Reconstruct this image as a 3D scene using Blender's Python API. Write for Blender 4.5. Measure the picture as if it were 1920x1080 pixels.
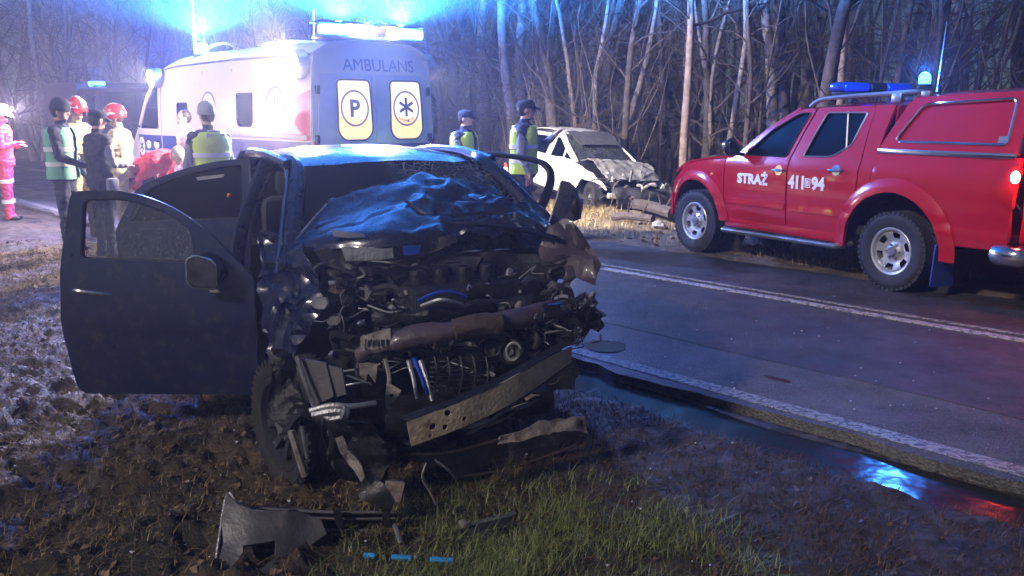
import bpy, bmesh, math, random
import numpy as np
from mathutils import Vector, Matrix, noise
from mathutils.geometry import delaunay_2d_cdt
for o in list(bpy.data.objects): bpy.data.objects.remove(o)
SC = bpy.context.scene
COL = SC.collection
R = math.radians
# ------------------------------------------------------------------ camera
CAM_H, FPX, HOR = 1.7, 1700.0, 212.0
PITCH = math.atan((540 - HOR) / FPX)
cd = bpy.data.cameras.new('camera'); cam = bpy.data.objects.new('camera', cd); COL.objects.link(cam)
cd.sensor_width = 36.0; cd.lens = 36.0 * FPX / 1920.0; cd.clip_end = 2000; cd.clip_start = 0.05
cam.location = (0, 0, CAM_H); cam.rotation_euler = (math.pi / 2 - PITCH, 0, 0)
SC.camera = cam
# ------------------------------------------------------------------ world: night sky
SUN_EL, SUN_AZ = 31.0, 226.0           # faint light from behind the camera's left shoulder
w = bpy.data.worlds.new('World'); SC.world = w; w.use_nodes = True
nt = w.node_tree; bg = nt.nodes['Background']
sky = nt.nodes.new('ShaderNodeTexSky'); sky.sky_type = 'NISHITA'; sky.sun_disc = False; sky.ozone_density = 6.0; sky.dust_density = 0.0
sky.sun_elevation = R(SUN_EL); sky.sun_rotation = R(SUN_AZ)
nt.links.new(sky.outputs[0], bg.inputs[0]); bg.inputs[1].default_value = 0.006
sd = bpy.data.lights.new('sun', 'SUN'); sd.energy = 0.72; sd.angle = R(5); sd.color = (1.0, 0.89, 0.81)
sun = bpy.data.objects.new('sun', sd); COL.objects.link(sun)
az = R(SUN_AZ)
sun.rotation_euler = (R(90 - SUN_EL), 0, math.pi - az)
SC.view_settings.view_transform = 'Standard'; SC.view_settings.look = 'None'
SC.view_settings.exposure = 1.72; SC.view_settings.gamma = 1.0
SC.view_settings.use_curve_mapping = False
SC.render.engine = 'CYCLES'
cy = SC.cycles
cy.use_denoising = True
cy.use_adaptive_sampling = True; cy.adaptive_threshold = 0.03
cy.max_bounces = 6; cy.diffuse_bounces = 2; cy.glossy_bounces = 3; cy.transmission_bounces = 4
cy.transparent_max_bounces = 12; cy.volume_bounces = 0
cy.sample_clamp_indirect = 4.0; cy.caustics_reflective = False; cy.caustics_refractive = False
# ------------------------------------------------------------------ helpers
def V(*a): return Vector(a)
def ray(x, y):
    a = (x - 960) / FPX; b = (540 - y) / FPX
    return V(a, math.cos(PITCH) + b * math.sin(PITCH), -math.sin(PITCH) + b * math.cos(PITCH))
def at(x, y, D):
    d = ray(x, y); return V(0, 0, CAM_H) + d * (D / d.y)
def gnd(x, y, z=0.0):
    d = ray(x, y); return V(0, 0, CAM_H) + d * ((z - CAM_H) / d.z)
def mobj(name, verts, faces, mat, parent=None, ang=38, smooth=True, midx=None):
    me = bpy.data.meshes.new(name)
    me.from_pydata([tuple(v) for v in verts], [], faces)
    mats = mat if isinstance(mat, (list, tuple)) else [mat]
    for m in mats: me.materials.append(m)
    if midx is not None: me.polygons.foreach_set('material_index', midx)
    if smooth:
        me.polygons.foreach_set('use_smooth', [True] * len(me.polygons))
        if ang < 180: me.set_sharp_from_angle(angle=R(ang))
    me.validate(); me.update()
    o = bpy.data.objects.new(name, me); COL.objects.link(o); o.parent = parent
    return o
def tag(o, label=None, cat=None, group=None, kind=None):
    if label: o['label'] = label
    if cat: o['category'] = cat
    if group: o['group'] = group
    if kind: o['kind'] = kind
    return o
def thing(name, label, cat, loc=(0, 0, 0), rz=0.0, group=None):
    o = bpy.data.objects.new(name, None); COL.objects.link(o); o.empty_display_size = 0.1
    o.location = loc; o.rotation_euler = (0, 0, rz)
    return tag(o, label, cat, group)
def frame(loc, rz):
    return Matrix.Translation(Vector(loc)) @ Matrix.Rotation(rz, 4, 'Z')
def copy_tree(o, parent=None):
    c = o.copy(); COL.objects.link(c); c.parent = parent
    for ch in list(o.children): copy_tree(ch, c)
    return c
def rot(ax, deg): return Matrix.Rotation(R(deg), 4, ax)
def T(x, y, z): return Matrix.Translation((x, y, z))
def align(p0, p1):
    """matrix whose Z axis runs from p0 to p1, at p0"""
    z = (Vector(p1) - Vector(p0)); q = z.to_track_quat('Z', 'Y')
    return Matrix.Translation(p0) @ q.to_matrix().to_4x4()
def smoothpath(pts, n=4):
    P = [Vector(p) for p in pts]; out = []
    for i in range(len(P) - 1):
        p0 = P[max(i - 1, 0)]; p1 = P[i]; p2 = P[i + 1]; p3 = P[min(i + 2, len(P) - 1)]
        for k in range(n):
            t = k / n
            out.append(0.5 * ((2 * p1) + (p2 - p0) * t + (2 * p0 - 5 * p1 + 4 * p2 - p3) * t * t + (3 * p1 - p0 - 3 * p2 + p3) * t ** 3))
    out.append(P[-1]); return out
def rpoly(pts, r=0.05, n=4):
    """round the corners of a 2D polygon; a point may carry its own radius as third value"""
    out = []; N = len(pts)
    for i in range(N):
        p = V(*pts[i][:2]); rr = pts[i][2] if len(pts[i]) > 2 else r
        a = V(*pts[i - 1][:2]) - p; b = V(*pts[(i + 1) % N][:2]) - p
        rr = min(rr, a.length * .48, b.length * .48)
        if rr < 1e-4: out.append((p.x, p.y)); continue
        a = a.normalized() * rr; b = b.normalized() * rr
        for k in range(n + 1):
            t = k / n; q = p + a * (1 - t) ** 2 + b * t * t
            out.append((q.x, q.y))
    return out
def arc(cx, cz, r, a0, a1, n=14, rz=None):
    rz = rz or r
    return [(cx + r * math.cos(R(a0 + (a1 - a0) * i / n)), cz + rz * math.sin(R(a0 + (a1 - a0) * i / n))) for i in range(n + 1)]
def inpoly(pts, poly):
    x = pts[:, 0]; y = pts[:, 1]; ins = np.zeros(len(pts), bool); n = len(poly); j = n - 1
    for i in range(n):
        xi, yi = poly[i]; xj, yj = poly[j]
        if yi != yj:
            c = ((yi > y) != (yj > y)) & (x < (xj - xi) * (y - yi) / (yj - yi) + xi); ins ^= c
        j = i
    return ins
def resample(loop, res):
    out = []
    for i in range(len(loop)):
        a = loop[i]; b = loop[(i + 1) % len(loop)]
        L = math.hypot(b[0] - a[0], b[1] - a[1]); k = max(1, int(L / res))
        for j in range(k): out.append((a[0] + (b[0] - a[0]) * j / k, a[1] + (b[1] - a[1]) * j / k))
    return out
def tri2d(outline, holes, res):
    loops = [resample(outline, res)] + [resample(h, res) for h in holes]
    pts = []; edges = []
    for L in loops:
        b = len(pts); pts += L; edges += [(b + i, b + (i + 1) % len(L)) for i in range(len(L))]
    a = np.array(loops[0]); lo = a.min(0); hi = a.max(0)
    gx = np.arange(lo[0] + res * .5, hi[0], res); gy = np.arange(lo[1] + res * .5, hi[1], res)
    if len(gx) * len(gy):
        g = np.array([(x + (res * .5 if j % 2 else 0), y) for j, y in enumerate(gy) for x in gx])
        k = inpoly(g, outline)
        for h in holes: k &= ~inpoly(g, h)
        g = g[k]
        if len(g):
            bp = np.array(pts); d = np.sqrt(((g[:, None, :] - bp[None]) ** 2).sum(2)).min(1)
            g = g[d > res * .45]
        pts += [tuple(q) for q in g]
    r = delaunay_2d_cdt([Vector(p) for p in pts], edges, [], 0, 1e-6)
    vs = [(v.x, v.y) for v in r[0]]
    fs = [f for f in r[2]]
    c = np.array([np.mean([vs[i] for i in f], axis=0) for f in fs])
    k = inpoly(c, outline)
    for h in holes: k &= ~inpoly(c, h)
    return vs, [tuple(f) for f, q in zip(fs, k) if q]
class MB:
    def __init__(s): s.v = []; s.f = []
    def add(s, vs, fs, M=None):
        b = len(s.v)
        s.v += [(M @ Vector(p)) if M is not None else Vector(p) for p in vs]
        s.f += [tuple(i + b for i in f) for f in fs]; return s
    def box(s, c, d, M=None, bev=0.0, seg=2):
        bm = bmesh.new(); bmesh.ops.create_cube(bm, size=1.0)
        for v in bm.verts: v.co = Vector((v.co.x * d[0], v.co.y * d[1], v.co.z * d[2]))
        if bev > 0: bmesh.ops.bevel(bm, geom=bm.edges[:], offset=min(bev, min(d) * .45), segments=seg, affect='EDGES', profile=.5)
        for v in bm.verts: v.co += Vector(c)
        bm.verts.index_update()
        s.add([v.co.copy() for v in bm.verts], [[v.index for v in f.verts] for f in bm.faces], M); bm.free(); return s
    def tube(s, pts, r, n=8, cap=True, M=None, closed=False, sy=1.0):
        P = [Vector(p) for p in pts]; N = len(P)
        rr = [r] * N if not hasattr(r, '__len__') else r
        t0 = (P[1] - P[0]).normalized(); up = Vector((0, 0, 1)) if abs(t0.z) < .9 else Vector((1, 0, 0))
        u = t0.cross(up).normalized(); vs = []; fs = []
        for i in range(N):
            a = P[i - 1] if (i or closed) else P[0]; b = P[(i + 1) % N] if (i < N - 1 or closed) else P[-1]
            t = (b - a)
            if t.length < 1e-9: t = t0
            t = t.normalized(); u = (u - t * u.dot(t))
            if u.length < 1e-6: u = t.orthogonal()
            u = u.normalized(); w = t.cross(u)
            for k in range(n):
                q = 2 * math.pi * k / n; vs.append(P[i] + u * (rr[i] * math.cos(q)) + w * (rr[i] * math.sin(q) * sy))
        for i in range(N if closed else N - 1):
            j = (i + 1) % N
            for k in range(n):
                k2 = (k + 1) % n; fs.append((i * n + k, i * n + k2, j * n + k2, j * n + k))
        if cap and not closed:
            fs.append(tuple(range(n))[::-1]); fs.append(tuple((N - 1) * n + k for k in range(n)))
        return s.add(vs, fs, M)
    def lathe(s, prof, n=24, M=None, closed=False):
        vs = []; fs = []; m = len(prof)
        for i in range(n):
            q = 2 * math.pi * i / n
            for (r, h) in prof: vs.append((r * math.cos(q), r * math.sin(q), h))
        for i in range(n):
            j = (i + 1) % n
            for k in range(m if closed else m - 1):
                k2 = (k + 1) % m; fs.append((i * m + k, j * m + k, j * m + k2, i * m + k2))
        return s.add(vs, fs, M)
    def ell(s, c, r, M=None, nu=14, nv=8):
        vs = []; fs = []
        for j in range(nv + 1):
            p = math.pi * j / nv
            for i in range(nu):
                q = 2 * math.pi * i / nu
                vs.append((c[0] + r[0] * math.sin(p) * math.cos(q), c[1] + r[1] * math.sin(p) * math.sin(q), c[2] + r[2] * math.cos(p)))
        for j in range(nv):
            for i in range(nu):
                i2 = (i + 1) % nu; fs.append((j * nu + i, (j + 1) * nu + i, (j + 1) * nu + i2, j * nu + i2))
        return s.add(vs, fs, M)
    def prism(s, poly, h0, h1, M=None):
        n = len(poly)
        vs = [(p[0], p[1], h0) for p in poly] + [(p[0], p[1], h1) for p in poly]
        fs = [tuple(range(n))[::-1], tuple(range(n, 2 * n))] + [(i, (i + 1) % n, n + (i + 1) % n, n + i) for i in range(n)]
        return s.add(vs, fs, M)
    def solid(s, P, F, th):
        """close a surface (points, faces) into a thin solid, thickness th against the normals"""
        N = [Vector((0, 0, 0)) for _ in P]; ec = {}
        for f in F:
            nn = (P[f[1]] - P[f[0]]).cross(P[f[2]] - P[f[0]])
            if len(f) == 4: nn += (P[f[2]] - P[f[0]]).cross(P[f[3]] - P[f[0]])
            for i in f: N[i] += nn
            for a, b in zip(f, f[1:] + f[:1]): ec[(a, b)] = 1
        n = len(P); Q = [p - (q.normalized() if q.length > 1e-12 else q) * th for p, q in zip(P, N)]
        fs = list(F) + [tuple(n + i for i in reversed(f)) for f in F]
        fs += [(b, a, a + n, b + n) for (a, b) in ec if (b, a) not in ec]
        return s.add(P + Q, fs)
    def sheet(s, outline, fn, res=.08, th=.02, holes=(), flip=False):
        vs, fs = tri2d(outline, holes, res)
        P = [Vector(fn(u, v)) for u, v in vs]
        if flip: fs = [tuple(reversed(f)) for f in fs]
        return s.solid(P, fs, th)
    def patch(s, rows, nu=6, nv=6, th=.004, amp=0, freq=3.0, seed=0, wt=None, flip=False, fold=None):
        """cubic surface through a grid of control points, crumpled by ridged noise"""
        rr = [smoothpath(r, nu) for r in rows]; m = len(rr[0])
        cols = [smoothpath([r[i] for r in rr], nv) for i in range(m)]; k = len(cols[0])
        P = [cols[i][j] for j in range(k) for i in range(m)]
        if amp:
            o = Vector((seed * 7.3, seed * 3.1, seed * 1.7))
            for q, p in enumerate(P):
                wgt = wt(q % m / (m - 1), q // m / (k - 1)) if wt else 1.0
                nn = noise.noise_vector(p * freq + o) * .6 + noise.noise_vector(p * freq * 2.6 + o) * .4
                rg = 1 - 2 * abs(noise.noise(p * freq * 1.4 + o * 2))
                P[q] = p + (nn + Vector((0, -.2, .5)) * rg * .5) * amp * wgt
        if fold:
            for q, p in enumerate(P): P[q] = p + fold(q % m / (m - 1), q // m / (k - 1))
        F = [(j * m + i, j * m + i + 1, (j + 1) * m + i + 1, (j + 1) * m + i) for j in range(k - 1) for i in range(m - 1)]
        if flip: F = [tuple(reversed(f)) for f in F]
        return s.solid(P, F, th)
    def obj(s, name, mat, parent=None, ang=38, smooth=True):
        return mobj(name, s.v, s.f, mat, parent, ang, smooth)
def dent(mb, amp, freq, seed=0):
    mb.v = [v + noise.noise_vector(v * freq + Vector((seed, 0, 0))) * amp + noise.noise_vector(v * freq * 3 + Vector((0, seed, 0))) * amp * .4 for v in mb.v]; return mb
def xf(mb, M):
    mb.v = [M @ v for v in mb.v]; return mb
def text_mb(txt, u0, u1, v0, v1, fn, th=.003, bold=.02):
    """lettering stretched into the box u0..u1, v0..v1 of the surface fn(u, v)"""
    cu = bpy.data.curves.new('lettering', 'FONT'); cu.body = txt; cu.offset = bold; cu.resolution_u = 3
    o = bpy.data.objects.new('lettering', cu); COL.objects.link(o)
    dg = bpy.context.evaluated_depsgraph_get(); me = bpy.data.meshes.new_from_object(o.evaluated_get(dg))
    co = [v.co.copy() for v in me.vertices]; fs = [tuple(p.vertices) for p in me.polygons]
    bpy.data.objects.remove(o); bpy.data.curves.remove(cu); bpy.data.meshes.remove(me)
    xs = [c.x for c in co]; ys = [c.y for c in co]
    a, b, c, d = min(xs), max(xs), min(ys), max(ys)
    P = [Vector(fn(u0 + (p.x - a) / (b - a) * (u1 - u0), v0 + (p.y - c) / (d - c) * (v1 - v0))) for p in co]
    mb = MB(); mb.solid(P, fs, th); return mb
# ------------------------------------------------------------------ materials
MATS = {}
def nodes(name):
    m = bpy.data.materials.new(name); m.use_nodes = True; MATS[name] = m
    return m, m.node_tree, m.node_tree.nodes['Principled BSDF']
def mat(name, col, rough=.5, metal=0., var=.18, scale=9., bump=0., bscale=70., coat=0., rvar=.12, dirt=None, dirt_amt=.5, dscale=3., spec=.5, sheen=0.):
    m, t, b = nodes(name); L = t.links.new
    tc = t.nodes.new('ShaderNodeTexCoord')
    n1 = t.nodes.new('ShaderNodeTexNoise'); n1.inputs['Scale'].default_value = scale; n1.inputs['Detail'].default_value = 5
    L(tc.outputs['Object'], n1.inputs['Vector'])
    rp = t.nodes.new('ShaderNodeValToRGB'); e = rp.color_ramp.elements
    e[0].position = .3; e[1].position = .7
    e[0].color = tuple(max(0, c * (1 - var)) for c in col) + (1,); e[1].color = tuple(min(1, c * (1 + var)) for c in col) + (1,)
    L(n1.outputs[0], rp.inputs[0]); out = rp.outputs[0]
    if dirt:
        n2 = t.nodes.new('ShaderNodeTexNoise'); n2.inputs['Scale'].default_value = dscale; n2.inputs['Detail'].default_value = 9; n2.inputs['Roughness'].default_value = .7
        L(tc.outputs['Object'], n2.inputs['Vector'])
        r2 = t.nodes.new('ShaderNodeValToRGB'); r2.color_ramp.elements[0].position = .62 - dirt_amt * .3; r2.color_ramp.elements[1].position = .72
        L(n2.outputs[0], r2.inputs[0])
        mx = t.nodes.new('ShaderNodeMix'); mx.data_type = 'RGBA'; mx.inputs[7].default_value = tuple(dirt) + (1,)
        L(r2.outputs[0], mx.inputs[0]); L(out, mx.inputs[6]); out = mx.outputs[2]
    L(out, b.inputs['Base Color'])
    mr = t.nodes.new('ShaderNodeMapRange'); mr.inputs['To Min'].default_value = max(.02, rough - rvar); mr.inputs['To Max'].default_value = min(1, rough + rvar)
    n3 = t.nodes.new('ShaderNodeTexNoise'); n3.inputs['Scale'].default_value = scale * 2.3; n3.inputs['Detail'].default_value = 3
    L(tc.outputs['Object'], n3.inputs['Vector']); L(n3.outputs[0], mr.inputs[0]); L(mr.outputs[0], b.inputs['Roughness'])
    b.inputs['Metallic'].default_value = metal; b.inputs['Specular IOR Level'].default_value = spec
    if coat: b.inputs['Coat Weight'].default_value = coat; b.inputs['Coat Roughness'].default_value = .06
    if sheen: b.inputs['Sheen Weight'].default_value = sheen
    if bump:
        n4 = t.nodes.new('ShaderNodeTexNoise'); n4.inputs['Scale'].default_value = bscale; n4.inputs['Detail'].default_value = 6
        L(tc.outputs['Object'], n4.inputs['Vector'])
        bp = t.nodes.new('ShaderNodeBump'); bp.inputs['Strength'].default_value = bump; bp.inputs['Distance'].default_value = .02
        L(n4.outputs[0], bp.inputs['Height']); L(bp.outputs[0], b.inputs['Normal'])
    return m
def emit(name, col, s):
    m, t, b = nodes(name)
    b.inputs['Base Color'].default_value = tuple(col) + (1,); b.inputs['Emission Color'].default_value = tuple(col) + (1,)
    m.cycles.emission_sampling = 'NONE'; b.inputs['Emission Strength'].default_value = s; b.inputs['Roughness'].default_value = .3
    return m
def glass(name, tint, rough=.03, crack=0., frost=None):
    m, t, b = nodes(name); L = t.links.new; t.nodes.remove(b)
    o = t.nodes['Material Output']
    tr = t.nodes.new('ShaderNodeBsdfTransparent'); tr.inputs[0].default_value = tuple(tint) + (1,)
    gl = t.nodes.new('ShaderNodeBsdfGlossy'); gl.inputs['Roughness'].default_value = rough
    fr = t.nodes.new('ShaderNodeFresnel'); fr.inputs[0].default_value = 1.6
    mx = t.nodes.new('ShaderNodeMixShader'); L(fr.outputs[0], mx.inputs[0]); L(tr.outputs[0], mx.inputs[1]); L(gl.outputs[0], mx.inputs[2])
    out = mx.outputs[0]
    if crack or frost:
        tc = t.nodes.new('ShaderNodeTexCoord')
        df = t.nodes.new('ShaderNodeBsdfDiffuse'); df.inputs[0].default_value = (.55, .58, .6, 1)
        m2 = t.nodes.new('ShaderNodeMixShader')
        if crack:
            vo = t.nodes.new('ShaderNodeTexVoronoi'); vo.feature = 'DISTANCE_TO_EDGE'; vo.inputs['Scale'].default_value = crack
            L(tc.outputs['Object'], vo.inputs['Vector'])
            rp = t.nodes.new('ShaderNodeValToRGB'); rp.color_ramp.elements[0].color = (.55, .55, .55, 1); rp.color_ramp.elements[1].color = (0, 0, 0, 1)
            rp.color_ramp.elements[1].position = .1
            L(vo.outputs['Distance'], rp.inputs[0])
            nz = t.nodes.new('ShaderNodeTexNoise'); nz.inputs['Scale'].default_value = 4.; L(tc.outputs['Object'], nz.inputs['Vector'])
            mu = t.nodes.new('ShaderNodeMath'); mu.operation = 'MULTIPLY'; L(rp.outputs[0], mu.inputs[0]); L(nz.outputs[0], mu.inputs[1]); L(mu.outputs[0], m2.inputs[0])
        else:
            nz = t.nodes.new('ShaderNodeTexNoise'); nz.inputs['Scale'].default_value = frost; nz.inputs['Detail'].default_value = 8; L(tc.outputs['Object'], nz.inputs['Vector'])
            rp = t.nodes.new('ShaderNodeValToRGB'); rp.color_ramp.elements[0].position = .50; rp.color_ramp.elements[1].position = .85
            rp.color_ramp.elements[0].color = (.05, .05, .05, 1); rp.color_ramp.elements[1].color = (.45, .45, .45, 1)
            L(nz.outputs[0], rp.inputs[0]); L(rp.outputs[0], m2.inputs[0])
        L(out, m2.inputs[1]); L(df.outputs[0], m2.inputs[2]); out = m2.outputs[0]
    L(out, o.inputs[0]); return m
def lamp(name, loc, parent, watts, col, size=.05, kind='POINT', rotm=None, spot=None, blend=.5):
    d = bpy.data.lights.new(name, kind); d.energy = watts; d.color = col
    if kind in ('POINT', 'SPOT'): d.shadow_soft_size = size
    if kind == 'SPOT': d.spot_size = R(spot or 120); d.spot_blend = blend
    o = bpy.data.objects.new(name, d); COL.objects.link(o); o.parent = parent; o.location = loc
    if rotm is not None: o.rotation_euler = rotm.to_euler()
    return o
def look(v):
    """rotation whose -Z looks along v"""
    return Vector(v).to_track_quat('-Z', 'Y')
# paints and materials
mat('red_paint', (.44, .008, .02), .20, var=.05, coat=1., rvar=.04, dirt=(.22, .02, .03), dirt_amt=.05, dscale=2)
mat('black_plastic', (.010, .010, .012), .5, var=.3, bump=.15, bscale=120, spec=.4)
mat('rubber', (.02, .02, .021), .75, var=.3, bump=.25, bscale=120, dirt=(.07, .06, .055), dirt_amt=.25, dscale=6)
mat('steel_rim', (.55, .55, .56), .38, metal=.6, var=.12, dirt=(.16, .14, .12), dirt_amt=.3, dscale=9)
mat('chrome', (.75, .75, .77), .14, metal=1., var=.06, rvar=.05)
mat('grey_metal', (.32, .32, .34), .4, metal=.7, var=.15)
mat('shaded_red', (.045, .008, .010), .45, var=.2)  # fire engine red, darkened in colour to read as unlit
mat('white_letter', (.82, .82, .82), .5, var=.06)
mat('mudflap', (.02, .06, .28), .5, var=.15)
mat('dark_interior', (.02, .02, .022), .8, var=.3)
mat('seat_cloth', (.045, .045, .05), .9, var=.25, bump=.2, bscale=200)
glass('car_glass', (.30, .32, .34))
glass('tinted_glass', (.03, .03, .035))
glass('dirty_glass', (.72, .74, .76), .08, frost=90.)
glass('cracked_glass', (.28, .30, .33), .05, crack=26.)
glass('clear_lens', (.8, .8, .8), .05)
emit('blue_lamp', (.03, .20, 1.0), 5)
emit('blue_lamp_strong', (.05, .30, 1.0), 9)
emit('white_lamp', (1., .97, .95), 30)
emit('red_lamp', (1., .06, .03), 5.)
emit('red_core', (1., .30, .22), 9.)
mat('red_lens', (.35, .01, .012), .2, var=.1, coat=.6)
mat('blue_lens', (.01, .05, .40), .15, var=.2, coat=.7)
mat('amber_lens', (.7, .22, .02), .25, var=.1, coat=.5)
mat('white_paint', (.74, .74, .74), .32, var=.04, coat=.5, dirt=(.42, .40, .37), dirt_amt=.12, dscale=3)
mat('ambulance_paint', (.58, .57, .56), .34, var=.03, coat=.5, dirt=(.5, .48, .46), dirt_amt=.08)
mat('stripe_blue', (.03, .05, .22), .35, var=.08, coat=.4)
mat('stripe_red', (.55, .02, .03), .35, var=.08, coat=.4)
mat('dark_paint', (.004, .008, .036), .28, var=.15, coat=.9, rvar=.05, dirt=(.03, .03, .05), dirt_amt=.08, dscale=5)
mat('door_paint', (.009, .017, .060), .30, var=.15, coat=.7, rvar=.06, dirt=(.055, .05, .06), dirt_amt=.34, dscale=16)
mat('scuffed_paint', (.065, .045, .06), .45, var=.25, coat=.3, bump=.25, bscale=30, dirt=(.16, .12, .12), dirt_amt=.4, dscale=7)
mat('bare_metal', (.64, .52, .36), .45, metal=.15, var=.3, bump=.3, bscale=60, dirt=(.17, .10, .06), dirt_amt=.55, dscale=9)
mat('alloy', (.38, .38, .40), .4, metal=.75, var=.3, bump=.3, bscale=80, dirt=(.06, .05, .05), dirt_amt=.5, dscale=8)
mat('engine_dark', (.014, .014, .017), .5, metal=.3, var=.5, bump=.4, bscale=50, dirt=(.05, .045, .045), dirt_amt=.3, dscale=8)
mat('hose_black', (.02, .02, .022), .45, var=.3)
mat('wire_grey', (.25, .25, .27), .5, var=.3)
mat('plastic_trim', (.02, .021, .024), .42, var=.3, bump=.15, bscale=90, dirt=(.16, .14, .13), dirt_amt=.3, dscale=10)
mat('pale_plastic', (.30, .27, .23), .5, var=.35, bump=.3, bscale=60, dirt=(.06, .05, .045), dirt_amt=.75, dscale=22)
mat('shredded', (.30, .25, .22), .6, var=.4, bump=.3, bscale=60, dirt=(.08, .06, .05), dirt_amt=.5, dscale=14)
mat('blue_glint', (.02, .35, .85), .3, var=.15)  # blue reflection put into the colour
mat('airbag', (.5, .5, .52), .8, var=.15, bump=.2, bscale=20, dirt=(.2, .17, .15), dirt_amt=.4, dscale=8)
# clothing
mat('navy_cloth', (.018, .022, .045), .85, var=.25, bump=.3, bscale=30)
mat('black_cloth', (.012, .013, .018), .85, var=.25, bump=.3, bscale=30)
mat('grey_cloth', (.20, .21, .26), .85, var=.2, bump=.3, bscale=30)
mat('red_cloth', (.60, .03, .05), .8, var=.15, bump=.3, bscale=30)
mat('pink_red_cloth', (.62, .07, .14), .8, var=.2, bump=.3, bscale=30)
mat('sand_cloth', (.42, .35, .22), .85, var=.2, bump=.3, bscale=30)
mat('hivis_yellow', (.62, .80, .10), .7, var=.1, bump=.3, bscale=25)
mat('hivis_green', (.25, .72, .22), .7, var=.1, bump=.3, bscale=25)
mat('hivis_teal', (.18, .48, .34), .7, var=.1, bump=.3, bscale=25)
mat('reflective', (.80, .80, .82), .35, var=.06)
mat('skin', (.55, .33, .25), .55, var=.08)
mat('hair_dark', (.03, .022, .018), .6, var=.3)
mat('hair_grey', (.32, .30, .29), .7, var=.3)
mat('boot', (.015, .014, .014), .5, var=.3)
mat('helmet_red', (.60, .03, .03), .3, var=.06, coat=.5)
mat('helmet_white', (.78, .76, .72), .3, var=.06, coat=.5)
mat('beanie_dark', (.015, .017, .03), .95, var=.25, bump=.5, bscale=90)
mat('beanie_grey', (.34, .36, .42), .95, var=.2, bump=.5, bscale=90)
mat('badge', (.55, .40, .12), .5, var=.2)
mat('eye', (.03, .025, .02), .3, var=.1)
# nature
mat('bark', (.07, .054, .046), .9, var=.45, scale=14, bump=.8, bscale=26)
mat('bark_pale', (.18, .148, .128), .9, var=.4, scale=12, bump=.8, bscale=24)
mat('bark_orange', (.22, .155, .115), .9, var=.4, scale=10, bump=.8, bscale=24)
mat('twig', (.058, .044, .038), .9, var=.35, scale=5)
mat('bark_far_shaded', (.035, .028, .024), .95, var=.3)  # bark darkened in colour for light fading with distance
mat('stone', (.28, .26, .24), .85, var=.3, bump=.5, bscale=30)
# ------------------------------------------------------------------ ground, road, ditch
RE = np.array([.52, 6.08]); RD = np.array([-.661, .750]); RD /= np.linalg.norm(RD); RN = np.array([RD[1], -RD[0]])
def rp(s, t, z=0.0):
    q = RE + RD * s + RN * t; return V(q[0], q[1], z)
RW = 4.5                                # asphalt runs from t=0 (near edge) to t=RW
rng = np.random.default_rng(5)
PERM = rng.random((256, 256))
def vnoise(x, y):
    xi = np.floor(x).astype(int); yi = np.floor(y).astype(int); fx = x - xi; fy = y - yi
    fx = fx * fx * (3 - 2 * fx); fy = fy * fy * (3 - 2 * fy)
    g = lambda a, b: PERM[a & 255, b & 255]
    return (g(xi, yi) * (1 - fx) + g(xi + 1, yi) * fx) * (1 - fy) + (g(xi, yi + 1) * (1 - fx) + g(xi + 1, yi + 1) * fx) * fy
def fbm(x, y, o=4, g=.5):
    a = 1.; s = 0.; n = 0.
    for i in range(o):
        s = s + a * vnoise(x * 2 ** i + 17.3 * i, y * 2 ** i + 5.1 * i); n += a; a *= g
    return s / n
def st(x, y):
    dx = x - RE[0]; dy = y - RE[1]
    return dx * RD[0] + dy * RD[1], dx * RN[0] + dy * RN[1]
def sstep(a, b, x):
    q = np.clip((x - a) / (b - a), 0, 1); return q * q * (3 - 2 * q)
def ground_z(x, y):
    x = np.asarray(x, float); y = np.asarray(y, float); s, t = st(x, y)
    r = np.hypot(x, y)
    rough = (fbm(x * 2.2, y * 2.2, 3) - .5) * .10
    left = sstep(.3, -1.2, x - .1 * (y - 3))                      # churned mud on the left
    clod = (np.abs(fbm(x * 5.5, y * 5.5, 3) - .5) * -.18 + .035 + (fbm(x * 17, y * 17, 2) - .5) * .065) * (.25 + .75 * left)
    near = rough + clod * np.clip(1.6 - r / 9, .25, 1)
    wv = (fbm(s * 1.3, s * 0 + 3.3, 2) - .5) * .16
    dd = sstep(6, -.5, s)                                        # deeper towards the camera's right
    q = t + wv
    ditch = -(.03 + .09 * dd) * sstep(-.56, -.32, q) * sstep(-.02, -.14, q)
    z = np.where(t < 0, near * sstep(-.28, -.62, q) + ditch + .02 * sstep(-.6, -1.6, t) + .012 * (fbm(x * 9, y * 9, 3) - .5), 0)
    far = (t > RW)
    zf = ((fbm(x * 1.1 + 9, y * 1.1, 4) - .5) * .30 * sstep(RW, RW + 1.6, t) + .01
          + .25 * sstep(RW + 2.6, RW + 7, t) + (fbm(x * 5, y * 5, 2) - .5) * .05)
    z = np.where(far, zf, z)
    z = np.where((t >= 0) & (t <= RW), -.06, z)
    z = np.where(t < 0, z - .045 * sstep(-.22, -.03, t), z)
    z = np.where((t > RW) & (t < RW + .06), -.03, z)
    return z
def gz(x, y): return float(ground_z(np.array([x]), np.array([y]))[0])
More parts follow.
